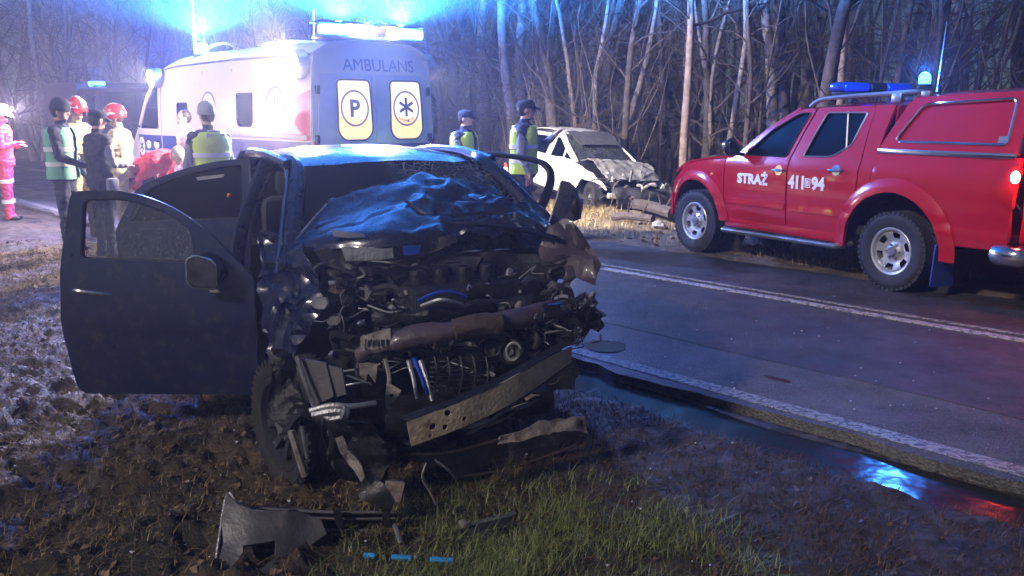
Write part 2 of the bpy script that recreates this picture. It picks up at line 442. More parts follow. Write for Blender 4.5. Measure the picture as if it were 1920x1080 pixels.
def ground_mats():
    m, t, b = nodes('soil'); L = t.links.new; N = t.nodes.new
    tc = N('ShaderNodeTexCoord')
    def nz(s, d=6, r=.6):
        n = N('ShaderNodeTexNoise'); n.inputs['Scale'].default_value = s; n.inputs['Detail'].default_value = d; n.inputs['Roughness'].default_value = r
        L(tc.outputs['Object'], n.inputs['Vector']); return n
    a = nz(7); r1 = N('ShaderNodeValToRGB'); e = r1.color_ramp.elements
    e[0].position = .35; e[0].color = (.012, .0095, .0075, 1); e[1].position = .68; e[1].color = (.11, .075, .045, 1)
    L(a.outputs[0], r1.inputs[0])
    c = nz(1.1); r2 = N('ShaderNodeValToRGB'); r2.color_ramp.elements[0].position = .52; r2.color_ramp.elements[1].position = .64
    L(c.outputs[0], r2.inputs[0])
    mx = N('ShaderNodeMix'); mx.data_type = 'RGBA'; mx.inputs[7].default_value = (.022, .026, .012, 1)
    L(r2.outputs[0], mx.inputs[0]); L(r1.outputs[0], mx.inputs[6])
    # sandy, strawy ground on the far verge: by the place's own coordinates along the road
    dp = N('ShaderNodeVectorMath'); dp.operation = 'DOT_PRODUCT'; dp.inputs[1].default_value = (RN[0], RN[1], 0)
    L(tc.outputs['Object'], dp.inputs[0])
    mr = N('ShaderNodeMapRange'); off = float(RE @ RN); mr.inputs['From Min'].default_value = off + RW - .3; mr.inputs['From Max'].default_value = off + RW + .4
    L(dp.outputs['Value'], mr.inputs[0])
    d2 = nz(3.); r3 = N('ShaderNodeValToRGB'); e = r3.color_ramp.elements
    e[0].position = .35; e[0].color = (.09, .066, .042, 1); e[1].position = .65; e[1].color = (.26, .19, .115, 1)
    L(d2.outputs[0], r3.inputs[0])
    m2 = N('ShaderNodeMix'); m2.data_type = 'RGBA'; L(mr.outputs[0], m2.inputs[0]); L(mx.outputs[2], m2.inputs[6]); L(r3.outputs[0], m2.inputs[7])
    L(m2.outputs[2], b.inputs['Base Color'])
    rr = N('ShaderNodeMapRange'); rr.inputs['From Min'].default_value = .35; rr.inputs['From Max'].default_value = .65; rr.inputs['To Min'].default_value = .5; rr.inputs['To Max'].default_value = .85
    f = nz(11); L(f.outputs[0], rr.inputs[0]); L(rr.outputs[0], b.inputs['Roughness'])
    bm = N('ShaderNodeBump'); bm.inputs['Strength'].default_value = .9; bm.inputs['Distance'].default_value = .03
    g = nz(42, 8, .7); L(g.outputs[0], bm.inputs['Height']); L(bm.outputs[0], b.inputs['Normal'])
    def asphalt(name, c0, c1, r0, r1v, agg):
        m, t, b = nodes(name); L = t.links.new; N = t.nodes.new; tc = N('ShaderNodeTexCoord')
        def nz(s, d=5, r=.6, v=None):
            n = N('ShaderNodeTexNoise'); n.inputs['Scale'].default_value = s; n.inputs['Detail'].default_value = d; n.inputs['Roughness'].default_value = r
            L(v or tc.outputs['Object'], n.inputs['Vector']); return n
        vo = N('ShaderNodeTexVoronoi'); vo.inputs['Scale'].default_value = agg; L(tc.outputs['Object'], vo.inputs['Vector'])
        ra = N('ShaderNodeValToRGB'); e = ra.color_ramp.elements; e[0].color = c0 + (1,); e[1].color = c1 + (1,); e[0].position = .1; e[1].position = .9
        sp = N('ShaderNodeSeparateColor'); L(vo.outputs['Color'], sp.inputs[0])
        big = nz(1.4, 7); ad = N('ShaderNodeMath'); ad.operation = 'MULTIPLY_ADD'; ad.inputs[1].default_value = .4
        L(sp.outputs[0], ad.inputs[0]); 
        mp = N('ShaderNodeMapRange'); mp.inputs['From Min'].default_value = .35; mp.inputs['From Max'].default_value = .68; mp.inputs['To Max'].default_value = .6
        L(big.outputs[0], mp.inputs[0]); L(mp.outputs[0], ad.inputs[2]); L(ad.outputs[0], ra.inputs[0]); L(ra.outputs[0], b.inputs['Base Color'])
        rr = N('ShaderNodeMapRange'); rr.inputs['From Min'].default_value = .35; rr.inputs['From Max'].default_value = .65; rr.inputs['To Min'].default_value = r0; rr.inputs['To Max'].default_value = r1v
        f = nz(2.3, 6); L(f.outputs[0], rr.inputs[0]); L(rr.outputs[0], b.inputs['Roughness'])
        bm = N('ShaderNodeBump'); bm.inputs['Strength'].default_value = .8; bm.inputs['Distance'].default_value = .01
        L(vo.outputs['Distance'], bm.inputs['Height']); L(bm.outputs[0], b.inputs['Normal'])
    asphalt('asphalt', (.022, .021, .022), (.085, .08, .078), .35, .7, 80.)
    asphalt('asphalt_pale', (.045, .043, .044), (.16, .15, .145), .5, .85, 70.)
    # worn paint: shows the asphalt through its gaps
    def worn(name, col, k):
        m, t, b = nodes(name); L = t.links.new; N = t.nodes.new; tc = N('ShaderNodeTexCoord')
        n = N('ShaderNodeTexNoise'); n.inputs['Scale'].default_value = 28; n.inputs['Detail'].default_value = 8; n.inputs['Roughness'].default_value = .75; L(tc.outputs['Object'], n.inputs['Vector'])
        r = N('ShaderNodeValToRGB'); e = r.color_ramp.elements; e[0].position = k; e[0].color = (.07, .067, .065, 1); e[1].position = k + .1; e[1].color = col + (1,)
        L(n.outputs[0], r.inputs[0]); L(r.outputs[0], b.inputs['Base Color']); b.inputs['Roughness'].default_value = .55
    worn('line_paint', (.50, .48, .45), .43); worn('edge_paint', (.36, .35, .34), .44)
    m, t, b = nodes('ditch_water'); b.inputs['Base Color'].default_value = (.012, .011, .010, 1); b.inputs['Roughness'].default_value = .17
    b.inputs['IOR'].default_value = 1.33
    tc = t.nodes.new('ShaderNodeTexCoord'); n = t.nodes.new('ShaderNodeTexNoise'); n.inputs['Scale'].default_value = 6; t.links.new(tc.outputs['Object'], n.inputs['Vector'])
    bm = t.nodes.new('ShaderNodeBump'); bm.inputs['Strength'].default_value = .3; bm.inputs['Distance'].default_value = .02
    t.links.new(n.outputs[0], bm.inputs['Height']); t.links.new(bm.outputs[0], b.inputs['Normal'])
    m, t, b = nodes('stain'); b.inputs['Base Color'].default_value = (.014, .013, .013, 1); b.inputs['Roughness'].default_value = .22
ground_mats()
def build_ground():
    fa = np.radians(np.arange(-37, 37.01, .16)); ca = np.radians(np.concatenate([np.arange(-180, -37, 6), np.arange(40, 180, 6)]))
    A = np.sort(np.concatenate([fa, ca])); rr = [.4]
    while rr[-1] < 900: rr.append(rr[-1] * (1.0085 if 2.2 < rr[-1] < 26 else 1.06))
    Rr = np.array(rr); nA = len(A); nR = len(Rr)
    aa, r2 = np.meshgrid(A, Rr); x = (r2 * np.sin(aa)).ravel(); y = (r2 * np.cos(aa)).ravel(); z = ground_z(x, y)
    vs = np.column_stack([x, y, z])
    i = np.arange(nR - 1)[:, None]; j = np.arange(nA)[None]; j2 = (j + 1) % nA
    q = np.stack([i * nA + j, i * nA + j2, (i + 1) * nA + j2, (i + 1) * nA + j], -1).reshape(-1, 4)
    q = q[:, ::-1]
    me = bpy.data.meshes.new('ground'); me.vertices.add(len(vs)); me.vertices.foreach_set('co', vs.ravel())
    me.loops.add(q.size); me.loops.foreach_set('vertex_index', q.ravel()); me.polygons.add(len(q))
    me.polygons.foreach_set('loop_start', np.arange(0, q.size, 4)); me.polygons.foreach_set('use_smooth', np.ones(len(q), bool))
    me.update(); me.validate(); me.materials.append(MATS['soil'])
    o = bpy.data.objects.new('ground', me); COL.objects.link(o); o['kind'] = 'structure'
build_ground()
def strip(name, s0, s1, t0, t1, z, mt, ds=.12, jag=(0, 0), kind='structure', nt=8, wear=0, parent=None, skirt=.12):
    """a sheet along the road with ragged edges and a skirt down its near side"""
    S = np.concatenate([np.arange(s0, min(s1, 22), ds), np.arange(max(s0, 22), s1 + .1, 2.)]) if s1 > 22 else np.linspace(s0, s1, max(2, int((s1 - s0) / ds)))
    ja = (fbm(S * 2.1 + 4, S * 0 + 1, 4) - .5) * 2 * jag[0]; jb = (fbm(S * 2.1 + 40, S * 0 + 7, 4) - .5) * 2 * jag[1]
    vs = []; fs = []
    for k, s in enumerate(S):
        a = t0 + ja[k]; b = t1 + jb[k]
        row = [rp(s, a, z - skirt)] + [rp(s, a + (b - a) * i / nt, z + .004 * math.sin(math.pi * (a + (b - a) * i / nt) / RW)) for i in range(nt + 1)] + [rp(s, b, z - skirt)]
        vs += row
    m = nt + 3
    for k in range(len(S) - 1):
        for i in range(m - 1): fs.append((k * m + i, k * m + i + 1, (k + 1) * m + i + 1, (k + 1) * m + i))
    o = mobj(name, vs, [f[::-1] for f in fs], mt, parent, ang=30)
    if kind and not parent: o['kind'] = kind
    return o
strip('road', -14, 160, 0.98, RW, .004, MATS['asphalt'], jag=(.03, .12))
strip('road_shoulder', -14, 160, 0.0, 1.06, .0, MATS['asphalt_pale'], jag=(.10, .0))
tag(strip('edge_line', -14, 160, .10, .235, .0045, MATS['edge_paint'], jag=(.007, .007), nt=2, skirt=.0035), 'worn pale edge line along the near side of the road', 'road marking', kind='structure')
strip('center_line', -14, 2.55, 2.84, 2.945, .0115, MATS['line_paint'], jag=(.004, .004), nt=2, skirt=.0035)
strip('divider_line', -14, 60, 3.06, 3.115, .0115, MATS['edge_paint'], jag=(.004, .004), nt=2, skirt=.0035)
# water standing in the ditch
S = np.arange(-7, 1.6, .1); vs = []; fs = []
for k, s in enumerate(S):
    vs += [rp(s, -.03, -.055), rp(s, -.8, -.055)]
    if k: fs.append((2 * k - 2, 2 * k - 1, 2 * k + 1, 2 * k))
mobj('ditch_water', vs, [f[::-1] for f in fs], MATS['ditch_water'])['kind'] = 'structure'
# oil stains on the shoulder
def blob(name, px, py, rx, ry, z, label):
    c = gnd(px, py); n = 36; vs = [(c.x, c.y, z)]; rs = random.Random(px)
    for i in range(n):
        q = 2 * math.pi * i / n; k = 1 + .28 * noise.noise(V(math.cos(q) * 1.5, math.sin(q) * 1.5, px * .1))
        d = RD * math.cos(q) * rx * k + RN * math.sin(q) * ry * k; vs.append((c.x + d[0], c.y + d[1], z))
    o = mobj(name, vs, [(0, i + 1, (i + 1) % n + 1) for i in range(n)], MATS['stain'])
    tag(o, label, 'stain', kind='structure')
blob('oil_stain', 1135, 650, .17, .15, .0060, 'dark oval stain on the pale shoulder beside the dark wreck')
blob('oil_stain', 1460, 712, .10, .03, .0062, 'small dark smear on the pale road shoulder')

# ------------------------------------------------------------------ grass, litter, shards
def blades(name, pts, hmin, hmax, wid, mt, lean=.5, seed=1, seg=3, droop=.5):
    g = np.random.default_rng(seed); n = len(pts); x, y = pts[:, 0], pts[:, 1]; z = ground_z(x, y) - .01
    h = g.uniform(hmin, hmax, n); th = g.uniform(0, 2 * np.pi, n); ln = g.uniform(.1, lean, n) * h
    dx, dy = np.cos(th), np.sin(th); w = wid * g.uniform(.6, 1.3, n)
    V_ = []; 
    for k in range(seg + 1):
        f = k / seg; hz = z + h * (f - droop * .35 * f * f * (ln / h)); ox = dx * ln * f * f; oy = dy * ln * f * f
        ww = w * (1 - f * .92)
        V_.append(np.column_stack([x + ox - dy * ww, y + oy + dx * ww, hz])); V_.append(np.column_stack([x + ox + dy * ww, y + oy - dx * ww, hz]))
    vs = np.stack(V_, 1).reshape(-1, 3); m = 2 * (seg + 1); b = np.arange(n) * m
    q = np.concatenate([np.column_stack([b + 2 * k, b + 2 * k + 1, b + 2 * k + 3, b + 2 * k + 2]) for k in range(seg)])
    me = bpy.data.meshes.new(name); me.vertices.add(len(vs)); me.vertices.foreach_set('co', vs.ravel())
    me.loops.add(q.size); me.loops.foreach_set('vertex_index', q.ravel()); me.polygons.add(len(q)); me.polygons.foreach_set('loop_start', np.arange(0, q.size, 4))
    me.update(); me.validate(); me.materials.append(mt)
    o = bpy.data.objects.new(name, me); COL.objects.link(o); o['kind'] = 'stuff'; return o
def grassmat(name, c0, c1, rough=.5):
    m, t, b = nodes(name); tc = t.nodes.new('ShaderNodeTexCoord'); n = t.nodes.new('ShaderNodeTexNoise'); n.inputs['Scale'].default_value = 35; t.links.new(tc.outputs['Object'], n.inputs['Vector'])
    r = t.nodes.new('ShaderNodeValToRGB'); r.color_ramp.elements[0].position = .3; r.color_ramp.elements[1].position = .7
    r.color_ramp.elements[0].color = c0 + (1,); r.color_ramp.elements[1].color = c1 + (1,)
    t.links.new(n.outputs[0], r.inputs[0]); t.links.new(r.outputs[0], b.inputs['Base Color']); b.inputs['Roughness'].default_value = rough; return m
grassmat('green_blade', (.07, .105, .03), (.29, .32, .10)); grassmat('brown_blade', (.028, .016, .009), (.15, .09, .05), .6)
grassmat('straw_blade', (.24, .17, .06), (.55, .42, .16), .7); grassmat('leaf', (.05, .034, .018), (.27, .185, .095), .6)
grassmat('mud_grass', (.07, .048, .02), (.34, .235, .10), .62)
def scatter(n, x0, x1, y0, y1, keep, seed):
    g = np.random.default_rng(seed); p = np.column_stack([g.uniform(x0, x1, n), g.uniform(y0, y1, n)])
    return p[keep(p[:, 0], p[:, 1], g.random(n))]
def tmask(x, y, lo, hi):
    t = st(x, y)[1]; return (t > lo) & (t < hi)
cl = lambda x, y, f, s=0.: fbm(x * f + s, y * f + s * 2, 2)
# fresh green grass in the foreground
p = scatter(75000, -1.1, 1.7, 2.6, 4.7, lambda x, y, r: (r < np.clip(1.2 - np.hypot((x - .16) / .80, (y - 3.2) / .72) , 0, 1) * 2.6 * np.clip(cl(x, y, 4.5) - .27, 0, 1)) & tmask(x, y, -9, -.75), 3)
tag(blades('green_grass', p, .025, .10, .0024, MATS['green_blade'], 2.0, 11), 'short green grass in front of the dark wreck', 'grass')
# brown dead grass and moss on the near verge, right
p = scatter(110000, -.6, 3.4, 2.4, 6.6, lambda x, y, r: (r < .15 + 1.2 * (cl(x, y, 4, 9.) - .25)) & tmask(x, y, -3.4, -.45), 4)
tag(blades('dead_grass', p, .02, .07, .0024, MATS['brown_blade'], 2.2, 12), 'matted brown dead grass along the ditch', 'grass')
# tufts in the mud, left
p = scatter(150000, -7.5, -.3, 2.7, 11, lambda x, y, r: (r < 1.9 * (cl(x, y, 1.6, 30.) - .30)) & tmask(x, y, -9, -.5), 5)
tag(blades('mud_grass', p, .02, .07, .0026, MATS['mud_grass'], 2.6, 13), 'flattened grass tufts in the muddy verge on the left', 'grass')
# yellow straw on the far verge, pale under the lamps
p = scatter(70000, -4, 9, 8, 21, lambda x, y, r: (r < 2.2 * (cl(x, y, .8, 50.) - .36)) & tmask(x, y, RW + .25, RW + 4.5), 6)
tag(blades('straw_grass', p, .05, .17, .0055, MATS['straw_blade'], 1.2, 14), 'yellow straw grass on the far verge by the white wreck', 'grass')
# fallen leaves and torn turf
def litter(name, pts, size, mt, seed, lift=.012, tilt=.7):
    g = np.random.default_rng(seed); n = len(pts); x, y = pts[:, 0], pts[:, 1]; z = ground_z(x, y) + lift * g.random(n)
    th = g.uniform(0, 6.283, n); a = size * g.uniform(.3, 1.1, n) ** 1.5 * 1.5; b = a * g.uniform(.35, .8, n)
    ux, uy = np.cos(th), np.sin(th); tz = g.normal(0, tilt, n) * .5; sz = g.normal(0, tilt, n) * .5; cup = g.uniform(.1, .6, n) * b
    P = lambda fu, fv, dz: np.column_stack([x + ux * a * fu - uy * b * fv, y + uy * a * fu + ux * b * fv, z + tz * a * fu + sz * b * fv + dz])
    vs = np.stack([P(-1, 0, 0 * a), P(-.2, 1, cup), P(1, .1, 0 * a), P(-.1, -1, cup), P(0, 0, -cup * .3)], 1).reshape(-1, 3); k = np.arange(n) * 5
    q = np.concatenate([np.column_stack([k + 4, k + i, k + (i + 1) % 4]) for i in range(4)])
    me = bpy.data.meshes.new(name); me.vertices.add(len(vs)); me.vertices.foreach_set('co', vs.ravel()); me.loops.add(q.size); me.loops.foreach_set('vertex_index', q.ravel())
    me.polygons.add(len(q)); me.polygons.foreach_set('loop_start', np.arange(0, q.size, 3)); me.update(); me.validate(); me.materials.append(mt)
    o = bpy.data.objects.new(name, me); COL.objects.link(o); o['kind'] = 'stuff'; return o
p = scatter(62000, -7.5, .2, 2.6, 12, lambda x, y, r: (r < .25 + .9 * (cl(x, y, 2.2, 70.) - .2)) & tmask(x, y, -9, -.45), 7)
tag(litter('leaf_litter', p, .0135, MATS['leaf'], 21), 'wet fallen leaves and clods on the churned mud', 'leaves')
p = scatter(9000, 0, 3.2, 2.4, 6, lambda x, y, r: (r < .5) & tmask(x, y, -3, -.6), 8)
tag(litter('leaf_crumbs', p, .011, MATS['brown_blade'], 22), 'brown leaf crumbs on the bank of the ditch', 'leaves')
p = scatter(16000, -14, 12, 8, 26, lambda x, y, r: (r < .6) & tmask(x, y, RW + .1, RW + 6), 9)
tag(litter('verge_litter', p, .035, MATS['leaf'], 23), 'leaves and clods strewn over the far verge', 'leaves')
mat('shard', (.75, .76, .78), .08, var=.1)
g = np.random.default_rng(31); vs = []; fs = []
for i in range(430):
    if i < 330: q = rp(g.uniform(-4.5, 4), abs(g.normal(0, 1.7)) % 4.2)
    else: q = V(g.uniform(-1.5, 1.2), g.uniform(3.1, 4.6), 0)
    z = (.012 if i < 330 else gz(q.x, q.y) + .012); a = .0025 + .009 * g.random() ** 3
    b = len(vs); w = g.normal(0, .4, 3)
    for k in range(4):
        c = math.pi / 2 * k + g.uniform(0, .8); vs.append((q.x + a * math.cos(c), q.y + a * math.sin(c), z + a * (.4 * w[k % 3]) + a * .4))
    vs.append((q.x, q.y, z - a * .6))
    fs += [(b, b + 1, b + 2, b + 3), (b + 1, b, b + 4), (b + 2, b + 1, b + 4), (b + 3, b + 2, b + 4), (b, b + 3, b + 4)]
tag(mobj('glass_shards', vs, fs, MATS['shard'], smooth=False), 'tiny glass crumbs strewn across the road and verge', 'broken glass', kind='stuff')
# stones and torn clods on the far side
def stone(loc, r, seed, label, sq=.6, mt='stone'):
    bm = bmesh.new(); bmesh.ops.create_icosphere(bm, subdivisions=2, radius=1.0)
    for v in bm.verts:
        k = 1 + .35 * noise.noise(v.co * 1.3 + V(seed, 0, 0)) + .12 * noise.noise(v.co * 4 + V(seed, 0, 0))
        v.co = V(v.co.x * k * r, v.co.y * k * r * .8, max(v.co.z * k * r * sq, -.3 * r))
    me = bpy.data.meshes.new('stone'); bm.to_mesh(me); bm.free(); me.materials.append(MATS[mt])
    me.polygons.foreach_set('use_smooth', [True] * len(me.polygons)); me.set_sharp_from_angle(angle=R(30))
    o = bpy.data.objects.new('stone', me); COL.objects.link(o); o.location = loc; o.rotation_euler = (0, 0, seed); tag(o, label, 'stone')
for i, (px, py, r, lb) in enumerate([(1420, 472, .10, 'pale stone lying below the pickup\'s front door'), (1512, 488, .07, 'small pale stone below the pickup\'s rear door, left of two'),
        (1540, 488, .09, 'pale lump of stone below the pickup\'s rear door, right of two'), (1840, 492, .14, 'rough stone behind the pickup\'s rear wheel'), (1890, 500, .10, 'stone at the right edge under the pickup tail'),
        (1235, 425, .13, 'dark torn clod beside the pickup\'s front tyre'), (1290, 398, .12, 'clod hidden partly behind the pickup nose'), (1175, 392, .13, 'dirt lump below the crushed nose of the white wreck')]):
    c = gnd(px, py); stone((c.x, c.y, max(gz(c.x, c.y), .0) + r * .15), r, i * 1.7, lb)
# ------------------------------------------------------------------ trees
def gen_tree(seed, H, r0, crook, low, nb, stems=1, spread=1.0, up=.6):
    rs = random.Random(seed); tr = MB(); cr = MB()
    def rv(): return V(rs.gauss(0, 1), rs.gauss(0, 1), rs.gauss(0, 1))
    def limb(mb, p, d, L, r, n, sides, wob, lift, taper=.25):
        P = [p.copy()]; d = d.normalized()
        for i in range(n):
            d = (d + rv() * wob + V(0, 0, lift)).normalized(); P.append(P[-1] + d * (L / n))
        rr = [max(.0022, r * (1 - (1 - taper) * i / n)) for i in range(n + 1)]
        mb.tube(P, rr, sides, cap=False); return P, rr
    def grow(P, rr, L, lvl, count, lo):
        n = len(P) - 1
        for k in range(count):
            f = lo + (1 - lo) * (k + rs.random()) / count; i = min(int(f * n), n - 1); q = P[i].lerp(P[i + 1], f * n - i)
            ax = (P[i + 1] - P[i]).normalized(); s = rv(); s = (s - ax * s.dot(ax)).normalized()
            d = s * rs.uniform(.6, 1.1) * spread + ax * rs.uniform(.3, .9) + V(0, 0, rs.uniform(-.2, .6) * up)
            l = L * rs.uniform(.45, 1.0) * (1.15 - .6 * f); r = max(.0025, rr[i] * rs.uniform(.28, .5))
            if lvl == 1: r = min(r, .03)
            Q, qq = limb(cr, q, d, l, r, [7, 5, 4][lvl - 1], [5, 3, 3][lvl - 1], [.17, .2, .24][lvl - 1], .05 * up, .2)
            if lvl < 3: grow(Q, qq, l * .5, lvl + 1, [8, 5][lvl - 1], .15)
    for sidx in range(stems):
        a = 6.283 * sidx / stems + rs.random(); base = V(math.cos(a), math.sin(a), 0) * (.0 if stems == 1 else r0 * .8)
        d = V(math.cos(a) * (.03 if stems == 1 else .28), math.sin(a) * (.03 if stems == 1 else .28), 1)
        h = H * rs.uniform(.8, 1.0); rb = r0 * (1 if stems == 1 else rs.uniform(.5, .75))
        P = [base - V(0, 0, .15)]; d = d.normalized(); n = 16
        for i in range(n):
            d = (d + V(rs.gauss(0, crook), rs.gauss(0, crook), .08)).normalized(); P.append(P[-1] + d * (h / n))
        rr = [rb * (1.35 if i == 0 else 1.1 if i == 1 else 1) * (1 - .82 * i / n) for i in range(n + 1)]
        tr.tube(P, rr, 9, cap=False); grow(P, rr, H * .30, 1, nb // stems, low)
    return tr, cr
PROTO = []
for (sd_, H, r0, crook, low, nb, stems, sp, up, bark) in [
        (1, 9.5, .13, .035, .16, 26, 1, 1.0, .8, 'bark_pale'), (2, 10.5, .14, .05, .22, 24, 1, 1.0, .6, 'bark'),
        (3, 8.0, .10, .08, .10, 26, 1, 1.2, .5, 'bark'), (4, 9.0, .13, .07, .12, 30, 3, .9, .8, 'bark_pale'),
        (5, 10.0, .085, .03, .34, 18, 1, 1.1, .3, 'bark_orange'), (6, 5.5, .06, .09, .06, 24, 2, 1.2, .5, 'bark'),
        (7, 7.0, .075, .07, .08, 24, 1, 1.2, .4, 'bark'), (8, 3.6, .035, .10, .04, 22, 4, 1.2, .7, 'bark'),
        (9, 11.5, .20, .06, .24, 26, 2, 1.1, .6, 'bark_pale'), (10, 8.5, .09, .06, .12, 30, 1, 1.3, .2, 'bark')]:
    tr, cr = gen_tree(sd_ * 13 + 5, H, r0, crook, low, nb, stems, sp, up)
    t_ = thing('bare_tree', 'x', 'tree'); a = tr.obj('trunk', MATS[bark], t_, ang=180); b = cr.obj('crown', MATS['twig'], t_, ang=180)
    PROTO.append(t_)
USED = set()
def plant(k, loc, rz, sc, label, group, lean=(0, 0), name='bare_tree'):
    o = PROTO[k] if k not in USED else copy_tree(PROTO[k]); USED.add(k); o.name = name
    o.location = loc; o.rotation_euler = (lean[0], lean[1], rz); o.scale = (sc, sc, sc); tag(o, label, 'tree', group); return o
# trees one can point at: (pixel x of the trunk foot, forward distance, prototype, scale, lean)
NAMED = [
    (1052, 18.8, 1, 1.0, (0, -.12), 'bare tree leaning left just behind the taller policeman'),
    (978, 21.5, 0, 1.15, (0, 0), 'straight pale trunk rising behind the taller policeman\'s cap'),
    (1120, 19.3, 3, .95, (0, .05), 'forked multi-stemmed bare tree right behind the white wreck'),
    (1165, 18.2, 6, 1.15, (0, .06), 'thin crooked tree right of the forked tree, over the white wreck\'s nose'),
    (1284, 16.4, 4, 1.05, (0, .045), 'straight orange-brown trunk beside the front wing of the red pickup'),
    (1325, 18.0, 2, 1.05, (0, -.06), 'bent thin tree just right of the orange-brown trunk'),
    (1455, 16.8, 0, 1.0, (0, -.13), 'pale trunk leaning left behind the pickup\'s windscreen'),
    (1475, 17.6, 1, 1.1, (0, .02), 'dark straight trunk behind the front of the pickup roof'),
    (1412, 19.5, 2, 1.1, (0, .02), 'slim tree behind the pickup mirror'),
    (1566, 16.0, 4, 1.0, (0, .05), 'lone pale trunk rising behind the middle of the pickup roof'),
    (1240, 20.0, 9, 1.0, (0, .03), 'slim branchy tree left of the orange-brown trunk'),
    (905, 25.0, 0, 1.2, (0, 0), 'blue-lit trunk between the two policemen'),
    (845, 28.0, 1, 1.25, (0, .02), 'blue-lit trunk just right of the ambulance'),
    (1650, 17.0, 9, 1.0, (0, .12), 'spreading branchy tree behind the pickup\'s canopy front'),
    (1760, 18.0, 2, 1.2, (0, .15), 'low spreading tree behind the pickup\'s beacon'),
    (1860, 17.0, 5, 1.4, (0, .1), 'bushy sapling behind the rear of the pickup canopy'),
    (78, 33.0, 8, 1.05, (0, .03), 'large pale forked tree at the far left beside the road'),
    (128, 36.0, 0, 1.3, (0, -.03), 'hazy straight trunk right of the large pale forked tree'),
    (196, 39.0, 4, 1.2, (0, .03), 'thin leaning trunk left of the fire engine\'s beacon'),
    (20, 38.0, 2, 1.5, (0, 0), 'hazy bare tree at the left edge of the picture'),
]
for i, (px, D, k, sc, ln, lb) in enumerate(NAMED):
    q = at(px, 300, D); plant(k, (q.x, D, gz(q.x, D)), i * 1.9, sc, lb, 'bare trees at the edge of the wood', ln)
rs = random.Random(77); pl = []
def free(x, y, m):
    return all((x - a) ** 2 + (y - b) ** 2 > m * m for a, b in pl)
def fill(n, s0, s1, t0, t1, ks, sc, label, group, name='bare_tree', md=.7):
    c = 0; tries = 0
    while c < n and tries < 4000:
        tries += 1; q = rp(rs.uniform(s0, s1), rs.uniform(t0, t1))
        if q.y < 6 or abs(q.x) > q.y * .78 + 3 or not free(q.x, q.y, md): continue
        pl.append((q.x, q.y)); c += 1
        plant(rs.choice(ks), (q.x, q.y, gz(q.x, q.y)), rs.uniform(0, 6.28), sc * rs.uniform(.8, 1.25), label, group, (rs.gauss(0, .05), rs.gauss(0, .05)), name)
fill(46, -4, 16, 9.2, 15, [0, 1, 2, 3, 5, 6, 9], 1.0, 'slender bare tree in the thicket behind the white wreck and pickup', 'trees in the thicket on the right')
fill(24, -6, 14, 8.4, 12.5, [7, 5, 7, 7], 1.0, 'low bare shrub of thin stems at the wood\'s edge', 'shrubs along the wood\'s edge', 'bare_shrub', .5)
fill(28, -6, 20, 15, 26, [0, 1, 3, 8, 9], 1.15, 'bare tree deep in the dark wood on the right', 'trees deep in the wood', md=1.)
fill(34, 18, 60, 6.5, 18, [0, 1, 2, 3, 8, 9], 1.15, 'hazy bare tree in the wood behind the ambulance', 'trees behind the ambulance', md=1.1)
fill(14, 26, 60, 5.2, 12, [0, 1, 8, 9], 1.2, 'faint bare tree in the lilac haze on the left', 'trees in the haze on the left', md=1.2)
for k, o in enumerate(PROTO):
    if k not in USED:
        for c in list(o.children): bpy.data.objects.remove(c)
        bpy.data.objects.remove(o)
# the far wood that reads as one mass
mb = MB(); rs = random.Random(9)
for i in range(330):
    s = rs.uniform(-30, 90); t = rs.uniform(27, 44); q = rp(s, t)
    if q.y < 4: continue
    h = rs.uniform(8, 14); P = [q + V(0, 0, -.3)]; d = V(rs.gauss(0, .05), rs.gauss(0, .05), 1)
    for k in range(6): d = (d + V(rs.gauss(0, .05), rs.gauss(0, .05), 0)).normalized(); P.append(P[-1] + d * h / 6)
    r = rs.uniform(.07, .2); mb.tube(P, [r * (1 - .8 * k / 6) for k in range(7)], 5, cap=False)
    for k in range(6):
        f = rs.uniform(.8, 5.6); j = int(f); b = P[j].lerp(P[j + 1], f - j); e = V(rs.gauss(0, 1), rs.gauss(0, 1), rs.uniform(.1, .9)) * rs.uniform(.5, 1.3)
        mb.tube([b, b + e * .5 + V(0, 0, rs.uniform(-.1, .2)), b + e], [.02, .012, .004], 3, cap=False)
tag(mb.obj('far_wood', MATS['bark_far_shaded'], ang=180), 'dark mass of far trunks closing the wood', 'wood', kind='stuff')
# fallen timber lying beyond the white wreck's nose
for i, (a, b, r, lb) in enumerate([((1190, 392, 15.6), (1262, 378, 14.6), .10, 'fallen log lying between the white wreck and the pickup'),
                                   ((1150, 398, 14.6), (1225, 400, 14.0), .06, 'thin fallen branch on the straw beside the pickup')]):
    A = at(*a); B = at(*b); A.z = gz(A.x, A.y) + r; B.z = gz(B.x, B.y) + r * 1.6
    m_ = MB(); m_.tube(smoothpath([A, A.lerp(B, .4) + V(0, 0, .03), B], 5), [r] * 11, 9)
    rr = random.Random(i)
    for k in range(3):
        q = A.lerp(B, rr.uniform(.2, .9)); m_.tube([q, q + V(rr.uniform(-.2, .2), rr.uniform(-.2, .1), .25)], [r * .3, .01], 5)
    tag(m_.obj('fallen_log', MATS['bark']), lb, 'log')
